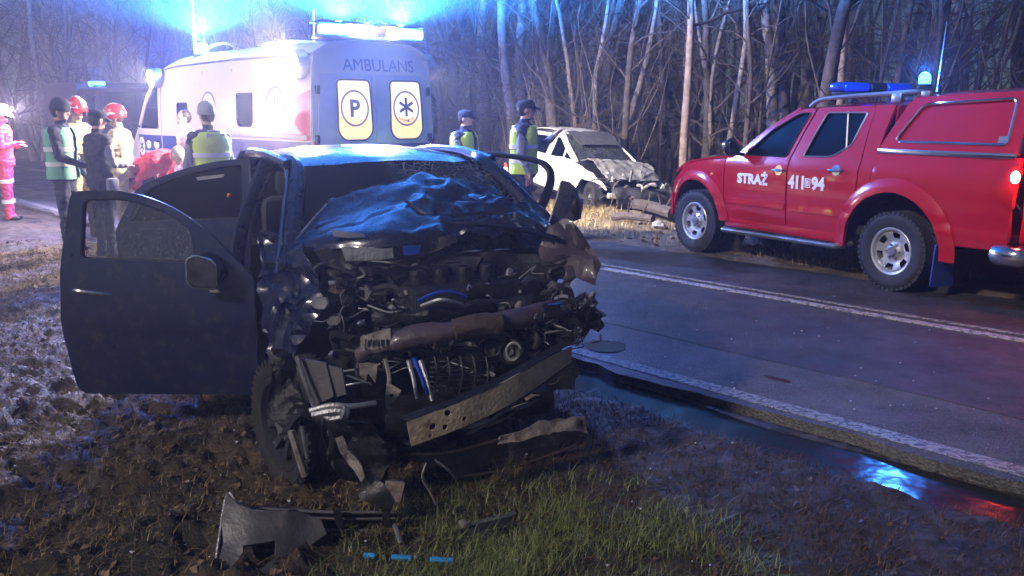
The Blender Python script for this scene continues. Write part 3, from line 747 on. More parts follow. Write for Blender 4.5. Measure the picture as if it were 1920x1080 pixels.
# ------------------------------------------------------------------ wheels
def wheel(parent, loc, r, wd, rr, side, style='steel', mt='steel_rim', rz=0., ry=0., flat=0.):
    """axis along local Y, outer face towards side*Y"""
    w_ = bpy.data.objects.new('wheel', None); COL.objects.link(w_); w_.parent = parent; w_.location = loc; w_.rotation_euler = (0, ry, rz)
    M = Matrix.Rotation(-math.pi / 2 * side, 4, 'X')
    h = wd / 2
    prof = [(rr - .012, -h * .82), (rr + .012, -h * .96), (rr + (r - rr) * .55, -h * 1.04), (r - .035, -h * .98), (r - .012, -h * .84)]
    for k in range(5):
        a = -h * .76 + k * h * .34; prof += [(r, a), (r, a + h * .23), (r - .011, a + h * .245), (r - .011, a + h * .325)]
    prof = prof[:-2] + [(r - .012, h * .84), (r - .035, h * .98), (r - (r - rr) * .3, h * 1.035), (rr + (r - rr) * .55, h * 1.04), (rr + .012, h * .96), (rr - .012, h * .82)]
    m = MB(); m.lathe(prof, 56, M)
    for k in range(44):                                           # shoulder blocks
        q = 2 * math.pi * k / 44
        for s in (-1, 1): m.box((r - .012, 0, s * h * .90), (.026, r * .085, h * .16), M @ Matrix.Rotation(q, 4, 'Z'))
    if flat:
        m.v = [V(v.x, v.y, max(v.z, -r + flat)) for v in m.v]
    m.obj('tyre', MATS['rubber'], w_)
    m = MB(); m.lathe([(rr, h * .90), (rr + .012, h * .93), (rr + .004, h * .98), (rr - .014, h * .93), (rr - .03, h * .55), (rr - .04, -h * .4), (rr - .01, -h * .8)], 44, M)
    def dish(u, v):
        d = math.hypot(u, v); z = np.interp(d, [0, rr * .22, rr * .40, rr * .62, rr * .86, rr], [h * .72, h * .70, h * .48, h * .62, h * .72, h * .50])
        return M @ V(u, v, z)
    out = arc(0, 0, rr - .012, 0, 360, 40)[:-1]; holes = []
    if style == 'steel':
        for k in range(6):
            a = 60 * k + 20; hl = arc(0, 0, rr * .84, a - 15, a + 15, 5) + arc(0, 0, rr * .58, a + 14, a - 14, 4); holes.append(rpoly(hl, rr * .04, 2))
    elif style == 'alloy':
        for k in range(10):
            a = 36 * k; hl = arc(0, 0, rr * .90, a - 12, a + 12, 5) + arc(0, 0, rr * .42, a + 8, a - 8, 3); holes.append(rpoly(hl, rr * .03, 2))
    else:
        for k in range(8): holes.append(arc(rr * .72 * math.cos(R(45 * k)), rr * .72 * math.sin(R(45 * k)), rr * .085, 0, 360, 10)[:-1])
    m.sheet(out, dish, rr * .12, .006, holes)
    m.obj('rim', MATS[mt], w_)
    m = MB(); m.lathe([(.0001, h * .95), (rr * .18, h * .94), (rr * .20, h * .88), (rr * .21, h * .66)], 18, M)
    for k in range(6): m.lathe([(.0001, h * .82), (.010, h * .82), (.013, h * .6)], 6, M @ T(rr * .31 * math.cos(R(60 * k)), rr * .31 * math.sin(R(60 * k)), 0))
    m.obj('hub_cap', MATS['grey_metal'], w_)
    m = MB(); m.lathe([(.0001, -h * .1), (rr * .72, -h * .1), (rr * .74, -h * .2), (rr * .74, -h * .3), (.0001, -h * .3)], 28, M)
    m.obj('brake_disc', MATS['engine_dark'], w_)
    return w_
# ------------------------------------------------------------------ red pickup
def build_pickup():
    a = R(29); q = gnd(1672, 547); lf = V(-math.cos(a), -math.sin(a), 0); org = q - lf * .85
    P = thing('pickup_truck', 'red fire-service double-cab pickup with white lettering and rear canopy', 'pickup', (org.x, org.y, .004), R(90) + a)
    RED = MATS['red_paint']
    zz = [.28, .45, .62, .80, 1.0, 1.14, 1.22, 1.50, 1.78, 1.95]; yy = [.79, .835, .865, .872, .878, .868, .838, .772, .682, .62]
    def Y(x, z, off=0.):
        y = float(np.interp(z, zz, yy)) + off + .006 * math.sin((x - .2) * 1.2)
        if abs(z - .70) < .035: y -= .008
        if x > 2.4: y -= .13 * ((x - 2.4) / 1.1) ** 2
        if x < -.6: y -= .02 * ((-.6 - x) / .6) ** 2
        return y
    def S(sd, off=0.): return lambda x, z: V(x, sd * Y(x, z, off), z)
    FX, RX, AZ = 2.93, .05, .40
    for sd in (1, -1):
        fl = sd > 0
        # doors
        fd = rpoly([(2.395, .46, .06), (1.425, .46, .05), (1.425, 1.20, .02), (1.215, 1.745, .04), (1.42, 1.735, .06), (1.80, 1.535, .15), (2.23, 1.215, .05), (2.395, 1.175, .03)], .03)
        fh = rpoly([(2.10, 1.232, .03), (1.475, 1.232, .03), (1.275, 1.70, .03), (1.43, 1.69, .05), (1.77, 1.505, .1)], .03)
        m = MB(); m.sheet(fd, S(sd), .07, .03, [fh], fl); d1 = m.obj('front_door', RED, P)
        rd = rpoly([(1.405, .46, .05), (.66, .46, .06), (.56, .66, .05), (.50, .85, .05), (.49, 1.26, .03), (.47, 1.765, .05), (1.19, 1.752, .04), (1.405, 1.20, .02)], .03)
        rh = rpoly([(1.235, 1.245, .03), (.86, 1.255, .06), (.64, 1.38, .05), (.545, 1.70, .03), (1.05, 1.70, .03)], .03)
        m = MB(); m.sheet(rd, S(sd), .07, .03, [rh], fl); d2 = m.obj('rear_door', RED, P)
        for d, h in ((d1, fh), (d2, rh)):
            m = MB(); m.sheet(h, S(sd, -.018), .12, .004, (), fl); m.obj('window_glass', MATS['car_glass'], d)
            m = MB(); m.tube([S(sd, .004)(u, v) for u, v in resample(h, .05)], .009, 6, closed=True); m.obj('window_trim', MATS['grey_metal'] if d is d2 else MATS['black_plastic'], d)
        m = MB(); m.tube([S(sd, -.006)(.70, 1.33), S(sd, -.006)(.80, 1.71)], .011, 6); m.obj('window_divider', MATS['grey_metal'], d2)
        for d, hx, hz in ((d1, 1.54, 1.085), (d2, .76, 1.125)):
            m = MB(); m.tube(smoothpath([S(sd, .0)(hx + .09, hz), S(sd, .035)(hx + .06, hz), S(sd, .04)(hx, hz), S(sd, .035)(hx - .06, hz), S(sd, .0)(hx - .09, hz)], 3), .014, 8)
            m.sheet(arc(hx, hz, .055, 0, 360, 16)[:-1], S(sd, .003), .03, .004, (), fl); m.obj('door_handle', MATS['chrome'], d)
        for d, x0, x1 in ((d1, 1.44, 2.36), (d2, .66, 1.39)):
            m = MB(); m.sheet(rpoly([(x0, .66), (x1, .66), (x1, .725), (x0, .725)], .015, 3), S(sd, .012), .08, .014, (), fl); m.obj('rubbing_strip', RED, d)
        # front wing, cab corner, bed side
        fw = rpoly([(2.41, 1.172), (2.41, .46)], 0) + arc(FX, AZ, .49, 172, 12, 22) + [(3.46, .50), (3.50, .62), (3.475, .80), (3.40, .96), (3.26, 1.045), (3.0, 1.11), (2.7, 1.15)]
        m = MB(); m.sheet(fw, S(sd), .06, .03, (), fl); wing = m.obj('front_wing', RED, P)
        cc = [(.475, 1.77), (.25, 1.775), (.315, 1.34), (.345, .98), (.345, .90)] + arc(RX, AZ + .02, .555, 58, 36, 5) + [(.49, .86), (.48, 1.26)]
        m = MB(); m.sheet(cc, S(sd, -.004), .06, .03, (), fl); m.obj('cab_corner', RED, P)
        bs = [(.315, 1.325), (.332, .98), (.332, .905)] + arc(RX, AZ + .02, .555, 60, 176, 18) + [(-.53, .52), (-1.05, .53), (-1.10, .60), (-1.125, 1.325)]
        m = MB(); m.sheet(bs, S(sd), .06, .03, (), fl); m.obj('bed_side', RED, P)
        for cx, r0, r1, a0, a1 in ((FX, .49, .605, 176, 4), (RX, .545, .68, -4, 184)):
            rg = arc(cx, AZ + .01, r1, a0, a1, 26) + arc(cx, AZ + .01, r0, a1, a0, 26)
            m = MB(); m.sheet(rg, lambda x, z, c=cx, r0=r0, r1=r1: V(x, sd * (Y(x, max(z, .5)) + .048 - .035 * ((math.hypot(x - c, z - AZ) - r0) / (r1 - r0)) ** 2), z), .035, .035, (), fl)
            m.obj('wheel_arch_flare', RED, P)
            m = MB()                                              # dark wheel housing
            pts = arc(cx, AZ + .01, r0 + .02, -8, 188, 22); vs = []; fs = []
            for k, (x, z) in enumerate(pts):
                vs += [(x, sd * (Y(x, max(z, .5)) - .02), z), (x, sd * .46, z)]
                if k: fs.append((2 * k - 2, 2 * k - 1, 2 * k + 1, 2 * k))
            m.add(vs, fs); m.sheet(arc(cx, AZ, r0 + .02, 0, 360, 30)[:-1], lambda x, z: V(x, sd * .45, z), .15, .01)
            m.obj('wheel_housing', MATS['dark_interior'], P)
        # canopy side with framed panel
        cs = rpoly([(.315, 1.345, .01), (.10, 1.80, .10), (.02, 1.845, .05), (-1.06, 1.885, .05), (-1.095, 1.345, .01)], .03)
        cp = rpoly([(.155, 1.43, .09), (-.06, 1.775, .06), (-.955, 1.82, .06), (-.975, 1.43, .05)], .05, 6)
        m = MB(); m.sheet(cs, S(sd), .07, .03, [cp], fl); cn = m.obj('canopy_side', RED, P)
        m = MB(); m.sheet(cp, S(sd, -.022), .09, .01, (), fl); m.obj('canopy_panel', RED, cn)
        m = MB(); m.tube([S(sd, .004)(u, v) for u, v in resample(cp, .04)], .013, 6, closed=True); m.obj('canopy_panel_trim', MATS['chrome'], cn)
        m = MB(); m.box((-.39, 0, 0), (1.40, .03, .05), T(0, sd * (Y(-.3, 1.335) + .012), 1.338), .012); m.obj('canopy_rail', MATS['chrome'], cn)
        m = MB(); m.sheet([(-.955, 1.445), (-.885, 1.445), (-.885, 1.50), (-.955, 1.50)], S(sd, .006), .05, .004, (), fl); m.obj('maker_plate', MATS['grey_metal'], cn)
        # sill and step
        m = MB(); m.box((1.53, sd * .78, .44), (1.75, .14, .12), None, .03); m.obj('sill', RED, P)
        m = MB(); m.tube(smoothpath([(2.42, sd * .74, .37), (2.36, sd * .86, .345), (2.2, sd * .885, .345), (.85, sd * .885, .355), (.68, sd * .86, .355), (.62, sd * .74, .38)], 4), .042, 10, sy=.75)
        st_ = m.obj('side_step', MATS['grey_metal'], P)
        m = MB(); m.box((1.5, sd * .885, .388), (1.45, .055, .012), None, .004); m.obj('step_tread', MATS['black_plastic'], st_)
        # mirror
        m = MB(); m.tube(smoothpath([(2.14, sd * .84, 1.23), (2.16, sd * .93, 1.245), (2.16, sd * .97, 1.27)], 3), .022, 8)
        m.ell((2.17, sd * 1.0, 1.315), (.055, .105, .10)); mr = m.obj('wing_mirror', MATS['black_plastic'], P)
        m = MB(); m.sheet(rpoly([(-.08, -.075), (.08, -.075), (.08, .075), (-.08, .075)], .03), lambda u, v: V(2.112, sd * (1.0 + u), 1.315 + v), .08, .004, (), sd > 0); m.obj('mirror_glass', MATS['chrome'], mr)
        m = MB(); m.ell((2.20, sd * 1.045, 1.33), (.04, .06, .07)); m.obj('mirror_cap', MATS['chrome'], mr)
        # wheels
        wheel(P, (FX, sd * .735, .385), .385, .245, .222, sd, rz=0)
        wheel(P, (RX, sd * .735, .385), .385, .245, .222, sd)
        # mud flap
        m = MB(); m.sheet(rpoly([(-.16, .10), (.16, .12), (.16, .52), (-.16, .52)], .03), lambda u, v: V(RX - .50 - .06 * (v - .5), sd * (.735 + u), v), .08, .015); m.obj('mud_flap', MATS['mudflap'], P)
        # lights
        tl = rpoly([(-.95, 1.02, .05), (-1.12, .88, .03), (-1.14, 1.26, .03), (-1.01, 1.26, .05)], .03)
        m = MB(); m.sheet(tl, S(sd, .012), .05, .05, (), fl); t_ = m.obj('tail_light', MATS['red_lens'], P)
        m = MB(); m.ell((-1.115, sd * .845, 1.165), (.035, .04, .055)); m.obj('tail_lamp_bulb', MATS['red_core'], t_)
        m = MB(); m.sheet(rpoly([(3.24, 1.03, .02), (3.46, .86, .03), (3.40, .955, .03)], .02), S(sd, .008), .05, .02, (), fl); m.obj('headlight', MATS['clear_lens'], P)
        m = MB(); m.ell((2.62, sd * (Y(2.62, .98)), .98), (.03, .012, .018)); m.obj('side_repeater', MATS['amber_lens'], wing)
        # roof rail
        m = MB(); m.tube(smoothpath([(1.40, sd * .60, 1.762), (1.26, sd * .60, 1.835), (.9, sd * .60, 1.865), (.35, sd * .60, 1.885), (-.02, sd * .60, 1.905)], 5), .024, 8)
        m.box((.30, sd * .60, 1.84), (.12, .07, .10), None, .02); m.box((-.02, sd * .60, 1.875), (.10, .06, .06), None, .015); m.obj('roof_rail', MATS['grey_metal'], P)
    # lettering on the left side, flat print stuck to the doors
    L = lambda x, z: S(1, .006)(-x, z)
    text_mb('STRAŻ', -2.17, -1.69, .905, 1.06, L, .003, .055).obj('lettering', MATS['white_letter'], P, smooth=False)
    text_mb('411', -1.385, -1.165, .90, 1.045, L, .003, .05).obj('number_lettering', MATS['white_letter'], P, smooth=False)
    m = MB(); m.sheet([(-1.15, .925), (-1.075, .925), (-1.075, 1.02), (-1.15, 1.02)], L, .06, .003, [[(-1.14, .935), (-1.085, .935), (-1.085, 1.01), (-1.14, 1.01)]]); m.obj('letter_plate', MATS['white_letter'], P)
    text_mb('B', -1.133, -1.092, .943, 1.002, L, .003, .03).obj('plate_letter', MATS['white_letter'], P, smooth=False)
    text_mb('94', -1.06, -.885, .90, 1.045, L, .003, .05).obj('number_lettering', MATS['white_letter'], P, smooth=False)
    # hood, windscreen, roof
    W = lambda x, z, k: V(x, k * Y(x, min(z, 1.19)) * .99, z)
    hood = []
    for x, zc, ze in ((2.30, 1.235, 1.185), (2.6, 1.215, 1.165), (3.0, 1.165, 1.115), (3.28, 1.075, 1.04), (3.44, .98, .95)):
        hood.append([V(x, Y(x, 1.1) * k, ze + (zc - ze) * (1 - abs(k) ** 2.2) + (.018 if .35 < abs(k) < .6 else 0)) for k in (-.985, -.8, -.5, -.2, .2, .5, .8, .985)])
    m = MB(); m.patch(hood, 3, 4, .02, flip=False); m.obj('hood', RED, P)
    m = MB(); m.patch([[V(2.24, .74 * k, 1.215 + .01 * (1 - k * k)) + V(.09 * (1 - k * k), 0, 0) for k in (-1, -.5, 0, .5, 1)], [V(1.86, .69 * k, 1.49) + V(.07 * (1 - k * k), 0, .01 * (1 - k * k)) for k in (-1, -.5, 0, .5, 1)],
                        [V(1.47, .62 * k, 1.725) + V(.05 * (1 - k * k), 0, .02 * (1 - k * k)) for k in (-1, -.5, 0, .5, 1)]], 4, 4, .006); m.obj('windscreen', MATS['car_glass'], P)
    for sd in (1, -1):
        m = MB(); m.tube(smoothpath([(2.26, sd * .80, 1.20), (1.84, sd * .735, 1.51), (1.45, sd * .66, 1.735)], 5), .035, 8); m.obj('windscreen_pillar', RED, P)
    m = MB(); m.patch([[V(x, Y(x, 1.76) * k * .97, zc - .055 * abs(k) ** 3) for k in (-1, -.75, -.35, 0, .35, .75, 1)] for x, zc in ((1.50, 1.755), (1.3, 1.79), (.9, 1.815), (.5, 1.82), (.24, 1.805))], 3, 4, .03); m.obj('roof', RED, P)
    m = MB(); m.sheet(rpoly([(-.70, 1.0), (.70, 1.0), (.66, 1.77), (-.66, 1.77)], .06), lambda y, z: V(.265 - .03 * (z - 1.3), y, z), .12, .02); m.obj('cab_back', RED, P)
    m = MB(); m.patch([[V(x, Y(x, 1.85) * k * .985, zc - .05 * abs(k) ** 3) for k in (-1, -.75, -.35, 0, .35, .75, 1)] for x, zc in ((.06, 1.875), (-.2, 1.905), (-.7, 1.925), (-1.07, 1.925))], 3, 4, .03); m.obj('canopy_roof', RED, P)
    m = MB(); m.sheet(rpoly([(-.80, 1.34), (.80, 1.34), (.66, 1.86), (-.66, 1.86)], .05), lambda y, z: V(.30 - .48 * (z - 1.34), y, z), .12, .02); m.obj('canopy_front', RED, P)
    m = MB(); m.sheet(rpoly([(-.80, 1.34), (.80, 1.34), (.64, 1.90), (-.64, 1.90)], .05), lambda y, z: V(-1.085, y, z), .12, .02, [rpoly([(-.66, 1.42), (.66, 1.42), (.55, 1.83), (-.55, 1.83)], .05)]); cb = m.obj('canopy_back', MATS['black_plastic'], P)
    m = MB(); m.sheet(rpoly([(-.66, 1.42), (.66, 1.42), (.55, 1.83), (-.55, 1.83)], .05), lambda y, z: V(-1.092, y, z), .12, .005); m.obj('back_glass', MATS['tinted_glass'], cb)
    m = MB(); m.sheet(rpoly([(-.70, .58), (.70, .58), (.72, 1.31), (-.72, 1.31)], .04), lambda y, z: V(-1.11 - .02 * math.sin((z - .55) * 4), y, z), .1, .04); m.obj('tailgate', RED, P)
    m = MB(); m.tube(smoothpath([(-1.0, .80, .50), (-1.12, .82, .50), (-1.22, .74, .50), (-1.25, .4, .50), (-1.25, -.4, .50), (-1.22, -.74, .50), (-1.12, -.82, .50), (-1.0, -.80, .50)], 4), .095, 10, sy=1.0); m.obj('rear_bumper', MATS['chrome'], P)
    m = MB(); m.sheet([(-.26, -.06), (.26, -.06), (.26, .06), (-.26, .06)], lambda u, v: V(-1.352, u, .52 + v), .1, .004, (), True); m.obj('number_plate', MATS['white_letter'], P)
    m = MB(); m.patch([[V(3.42 + .10 * (1 - k * k), .80 * k, z) for k in (-1, -.6, 0, .6, 1)] for z in (.42, .55, .70)], 4, 3, .03, flip=True); m.obj('front_bumper', RED, P)
    m = MB(); m.patch([[V(3.44 + .07 * (1 - k * k), .55 * k, z) for k in (-1, -.5, 0, .5, 1)] for z in (.70, .82, .95)], 4, 3, .03, flip=True); m.obj('grille', MATS['black_plastic'], P)
    # floor, frame, axles, cab inside
    m = MB(); m.box((1.2, 0, .52), (4.3, 1.40, .10), None, .02); m.box((1.2, .42, .40), (4.4, .09, .14)); m.box((1.2, -.42, .40), (4.4, .09, .14))
    m.tube([(RX, -.62, .385), (RX, .62, .385)], .05, 10); m.ell((RX, 0, .385), (.15, .15, .14)); m.tube([(FX, -.62, .385), (FX, .62, .385)], .035, 8); m.box((3.0, 0, .7), (.8, .8, .45)); m.tube([(-1.1, -.25, .42), (.6, -.25, .42)], .06, 8)
    m.obj('chassis', MATS['dark_interior'], P)
    m = MB(); m.box((-.40, 0, .62), (1.36, 1.45, .06)); m.obj('bed_floor', MATS['dark_interior'], P)
    m = MB(); m.box((2.05, 0, 1.10), (.35, 1.45, .22), None, .06); m.obj('dashboard', MATS['black_plastic'], P)
    for x in (1.45, .70):
        for y in (.38, -.38):
            m = MB(); m.box((x, y, .80), (.50, .50, .18), None, .05); m.box((x - .26, y, 1.12), (.14, .48, .62), rot('Y', 0), .05); m.box((x - .30, y, 1.50), (.09, .26, .16), None, .04); m.obj('seat', MATS['seat_cloth'], P)
    m = MB(); ring = [(1.88 + .04 * math.sin(q), .38 + .18 * math.cos(q), 1.22 + .17 * math.sin(q)) for q in np.linspace(0, 6.283, 24, endpoint=False)]; m.tube(ring, .014, 6, closed=True); m.tube([(1.88, .38, 1.22), (2.0, .38, 1.15)], .025, 6); m.tube([ring[0], (1.88, .38, 1.22), ring[12]], .012, 5); m.obj('steering_wheel', MATS['black_plastic'], P)
    # light bar, beacon, aerial
    lb = MB(); lb.box((1.12, 0, 1.90), (.20, 1.02, .035), None, .012); lb.box((1.12, .3, 1.86), (.06, .05, .09)); lb.box((1.12, -.3, 1.86), (.06, .05, .09)); lo = lb.obj('light_bar', MATS['black_plastic'], P)
    for y0, y1, mt in ((.14, .54, 'blue_lens'), (-.13, .13, 'black_plastic'), (-.54, -.14, 'blue_lens')):
        m = MB(); m.box((1.12, (y0 + y1) / 2, 1.965), (.22, y1 - y0, .10), None, .035, 3); m.obj('light_module', MATS[mt], lo)
    m = MB(); m.lathe([(.0001, .0), (.07, .0), (.07, .03), (.055, .04)], 20, T(.02, .60, 1.925)); b_ = m.obj('beacon_base', MATS['black_plastic'], P)
    m = MB(); m.lathe([(.052, .04), (.055, .07), (.05, .12), (.03, .145), (.0001, .15)], 20, T(.02, .60, 1.925)); m.obj('beacon_dome', MATS['blue_lamp'], b_)
    lamp('beacon_light', (.02, .60, 2.10), P, PK_BEACON, (.04, .22, 1.), .012)
    m = MB(); m.tube([(.10, .30, 1.90), (.10, .30, 1.95), (.06, .30, 2.55)], [.012, .006, .002], 6); m.obj('aerial', MATS['grey_metal'], P)
    for sd in (1, -1): lamp('tail_light_glow', (-1.22, sd * .86, 1.15), P, 6 if sd > 0 else 3, (1., .05, .03), .04)
    return P
# ------------------------------------------------------------------ emblem helpers
def star_of_life(fn, cx, cz, r):
    m = MB()
    for k in range(3):
        q = R(60 * k); c, s = math.cos(q), math.sin(q); w = r * .30
        pts = [(-w / 2, -r), (w / 2, -r), (w / 2, r), (-w / 2, r)]
        pts = [(cx + x * c - y * s, cz + x * s + y * c) for x, y in pts]
        m.sheet(pts, lambda u, v, k=k: fn(u, v, .0015 * k), r * .5, .002)
    return m
def ring(fn, cx, cz, r0, r1, off=0., rz=1.0):
    m = MB(); o = arc(cx, cz, r1, 0, 360, 44, r1 * rz)[:-1]; h = arc(cx, cz, r0, 0, 360, 44, r0 * rz)[:-1] if r0 else None
    m.sheet(o, lambda u, v: fn(u, v, off), r1 * .35, .002, [h] if h else []); return m
def ring_text(txt, fn, cx, cz, r, hgt, a0, a1, off=.0):
    out = MB(); n = len(txt)
    for i, ch in enumerate(txt):
        if ch == ' ': continue
        q = R(a0 + (a1 - a0) * (i + .5) / n); w = hgt * .55
        sgn = 1 if a1 < a0 else -1
        def f(u, v, q=q, sgn=sgn):
            rr = r + v * sgn; x = u * sgn
            return fn(cx + rr * math.cos(q) + x * math.sin(q), cz + rr * math.sin(q) - x * math.cos(q), off)
        t_ = text_mb(ch, -w / 2, w / 2, -hgt / 2, hgt / 2, f, .0015, .02); out.add(t_.v, t_.f)
    return out
def build_ambulance():
    UP = look((0, 0, 1)).to_matrix()        # the lamps sit in housings that shade them from below
    Dc = 12.2; C = V(-.2176 * Dc, Dc, 0); c0 = C + V(RN[0], RN[1], 0) * 1.0
    A = thing('ambulance', 'white high-roof ambulance van with red and blue stripes and glaring floodlights', 'ambulance', (c0.x, c0.y, .004), math.atan2(RD[1], RD[0]))
    PT = MATS['ambulance_paint']
    zz = [.3, .5, .9, 1.4, 1.9, 2.3, 2.45, 2.56, 2.62]; yy = [.93, .97, 1.0, 1.0, .985, .955, .92, .85, .78]
    def Y(x, z, off=0.):
        y = float(np.interp(z, zz, yy)) + off
        if x > 5.6: y -= .16 * ((x - 5.6) / 1.8) ** 2
        return y
    def S(sd, off=0.): return lambda x, z, o=0.: V(x, sd * Y(x, z, off + o), z)
    FX, RX, AZ = 6.15, 1.45, .36
    for sd in (1, -1):
        fl = sd > 0
        side = [(0.02, .48), (.02, 2.44)] + [(x, 2.44 + .03 * math.sin(x / 5.3 * math.pi)) for x in np.arange(.4, 5.2, .4)] + [(5.26, 2.42), (5.30, 1.9), (5.30, .45)] + arc(RX, AZ, .45, 12, 168, 16)
        w1 = rpoly([(1.74, 1.50, .12), (2.26, 1.50, .12), (2.26, 1.98, .03), (1.74, 1.98, .03)], .06)
        w0 = rpoly([(4.10, 1.60), (4.56, 1.60), (4.56, 1.86), (4.14, 1.86)], .05)
        m = MB(); m.sheet(side, S(sd), .14, .04, [w1, w0], fl); so = m.obj('side_panel', PT, A)
        for h in (w1, w0):
            m = MB(); m.sheet(h, S(sd, -.012), .12, .005, (), fl); m.obj('side_window', MATS['tinted_glass'], so)
            m = MB(); m.tube([S(sd, .002)(u, v) for u, v in resample(h, .06)], .012, 6, closed=True); m.obj('window_seal', MATS['black_plastic'], so)
        m = MB(); m.tube([S(sd, .002)(3.55, .5), S(sd, .002)(3.55, 2.35)], .006, 5); m.tube([S(sd, .002)(2.45, .5), S(sd, .002)(2.45, 2.35)], .006, 5); m.obj('sliding_door_seam', MATS['dark_interior'], so)
        m = MB(); m.box((1.35, 0, 0), (2.5, .03, .06), T(0, sd * 1.012, 1.375), .012); m.obj('door_track', PT, so)
        cd_ = [(5.32, .46), (5.32, 2.38), (5.52, 2.36), (6.02, 2.02), (6.62, 1.42), (6.62, 1.12), (6.60, .8)] + arc(FX, AZ, .45, 25, 172, 14)
        cw = rpoly([(5.44, 1.42), (5.44, 2.18, .06), (5.62, 2.16), (6.02, 1.86), (6.46, 1.42)], .05)
        m = MB(); m.sheet(cd_, S(sd), .12, .04, [cw], fl); co = m.obj('cab_door', PT, A)
        m = MB(); m.sheet(cw, S(sd, -.015), .15, .005, (), fl); m.obj('cab_window', MATS['car_glass'], co)
        m = MB(); m.tube([S(sd, .01)(5.42, 1.2), S(sd, .03)(5.47, 1.2), S(sd, .01)(5.58, 1.2)], .014, 6); m.obj('door_handle', MATS['black_plastic'], co)
        wg = [(6.64, .72), (6.64, 1.40), (6.95, 1.18), (7.22, .98), (7.30, .60), (7.28, .42)] + [(6.62, .42)]
        m = MB(); m.sheet(wg, S(sd), .1, .04, (), fl); m.obj('front_wing', PT, A)
        # stripes and cladding
        sb = MATS['stripe_blue']; srd = MATS['stripe_red']
        for nm, z0, z1, mt in (('blue_stripe', 1.03, 1.31, sb), ('red_stripe', .64, .985, srd)):
            m = MB()
            for x0, x1 in ((.03, RX - .52 if z0 < .85 else 5.28), (RX + .52, 5.28)) if z0 < .85 else ((.03, 5.28),):
                m.sheet([(x0, z0), (x1, z0), (x1, z1), (x0, z1)], S(sd, .004), .25, .003, (), fl)
            m.sheet([(5.34, max(z0, .86)), (6.58, max(z0, .86)), (6.58, z1), (5.34, z1)], S(sd, .004), .25, .003, (), fl)
            m.obj(nm, mt, A)
        m = MB(); m.sheet([(.9, 1.33), (.02 + .02, 1.33), (.04, 2.0), (.45, 1.9)], S(sd, .004), .2, .003, (), fl); m.obj('rear_corner_stripe', srd, A)
        # emblems
        fn = lambda u, v, o=0.: S(sd, .006)(-u * sd, v, o) if True else None
        for (ex, ez, r, tx) in ((1.02, 1.78, .29, 1), (3.28, 1.76, .27, 0)):
            u = -ex * sd
            bk = ring(fn, u, ez, 0, r, 0.); bo = bk.obj('emblem', MATS['white_letter'], A)
            ring(fn, u, ez, r * .90, r, .003).obj('emblem_ring', sb, bo); ring(fn, u, ez, r * .62, r * .66, .003).obj('emblem_ring', sb, bo)
            if tx:
                star_of_life(lambda a, b, o: fn(a, b, .003 + o), u, ez, r * .56).obj('emblem_star', sb, bo)
                ring_text('PAŃSTWOWE RATOWNICTWO', fn, u, ez, r * .79, r * .17, 205, -25, .004).obj('emblem_lettering', sb, bo, smooth=False)
                ring_text('MEDYCZNE', fn, u, ez, r * .79, r * .17, 222, 318, .004).obj('emblem_lettering', sb, bo, smooth=False)
            else:
                text_mb('P', u - .06, u + .07, ez - .10, ez + .10, lambda a, b: fn(a, b, .004), .002, .03).obj('emblem_lettering', sb, bo, smooth=False)
        for ex in (5.55, 5.95):                                   # small oval stickers on the cab door
            bo = ring(fn, -ex * sd, 1.14, 0, .12, .008, .6).obj('door_sticker', MATS['white_letter'], A); ring(fn, -ex * sd, 1.14, .06, .07, .011, .6).obj('sticker_ring', sb, bo)
        bo = ring(fn, -6.35 * sd, 1.10, 0, .17, .008).obj('door_sticker', MATS['white_letter'], A); star_of_life(lambda a, b, o: fn(a, b, .011 + o), -6.35 * sd, 1.10, .12).obj('sticker_star', sb, bo)
        wheel(A, (FX, sd * .85, .355), .355, .22, .22, sd, 'plain'); wheel(A, (RX, sd * .85, .355), .355, .22, .22, sd, 'plain')
        for cx in (FX, RX):
            m = MB(); pts = arc(cx, AZ, .46, -5, 185, 18); vs = []; fs = []
            for k, (x, z) in enumerate(pts):
                vs += [(x, sd * .97, z), (x, sd * .55, z)]
                if k: fs.append((2 * k - 2, 2 * k - 1, 2 * k + 1, 2 * k))
            m.add(vs, fs); m.sheet(arc(cx, AZ, .46, 0, 360, 24)[:-1], lambda x, z: V(x, sd * .54, z), .2, .01); m.obj('wheel_housing', MATS['dark_interior'], A)
        # mirror
        m = MB(); m.tube([(6.45, sd * .95, 1.45), (6.5, sd * 1.15, 1.5)], .02, 6); m.box((6.5, sd * 1.2, 1.62), (.08, .2, .34), None, .03); m.obj('wing_mirror', MATS['black_plastic'], A)
        # side floodlights
        for i, (lx, lz, r) in enumerate(((5.30, 2.30, .15), (.24, 2.34, .17))):
            y = Y(lx, lz); Mx = T(lx, sd * y, lz) @ Matrix.Rotation(-math.pi / 2 * sd, 4, 'X') @ rot('X', -6)
            m = MB(); m.lathe([(.0001, 0), (r * 1.12, 0), (r * 1.12, .17), (r * 1.0, .175), (r * .96, .06)], 24, Mx); h = m.obj('floodlight', MATS['grey_metal'], A)
            m = MB(); m.lathe([(r * .95, .068), (.0001, .075)], 24, Mx); m.obj('floodlight_lens', MATS['white_lamp'], h)
            lamp('floodlight_beam', (lx, sd * (y + .115), lz), A, FLOOD[(sd, i)], (1., .82, .64) if sd > 0 else (1., .88, .72), .04, 'SPOT', look((0, sd, -.22 if sd > 0 else -.5)).to_matrix(), 150 if sd > 0 else 92, .35)
        # red marker and black mirror arm parts
        m = MB()
        for k in range(5): m.box((.6 + k * 1.1, sd * (Y(1, .98) + .008), .60), (.08, .012, .03), None, .004)
        m.obj('side_marker', MATS['amber_lens'], A)
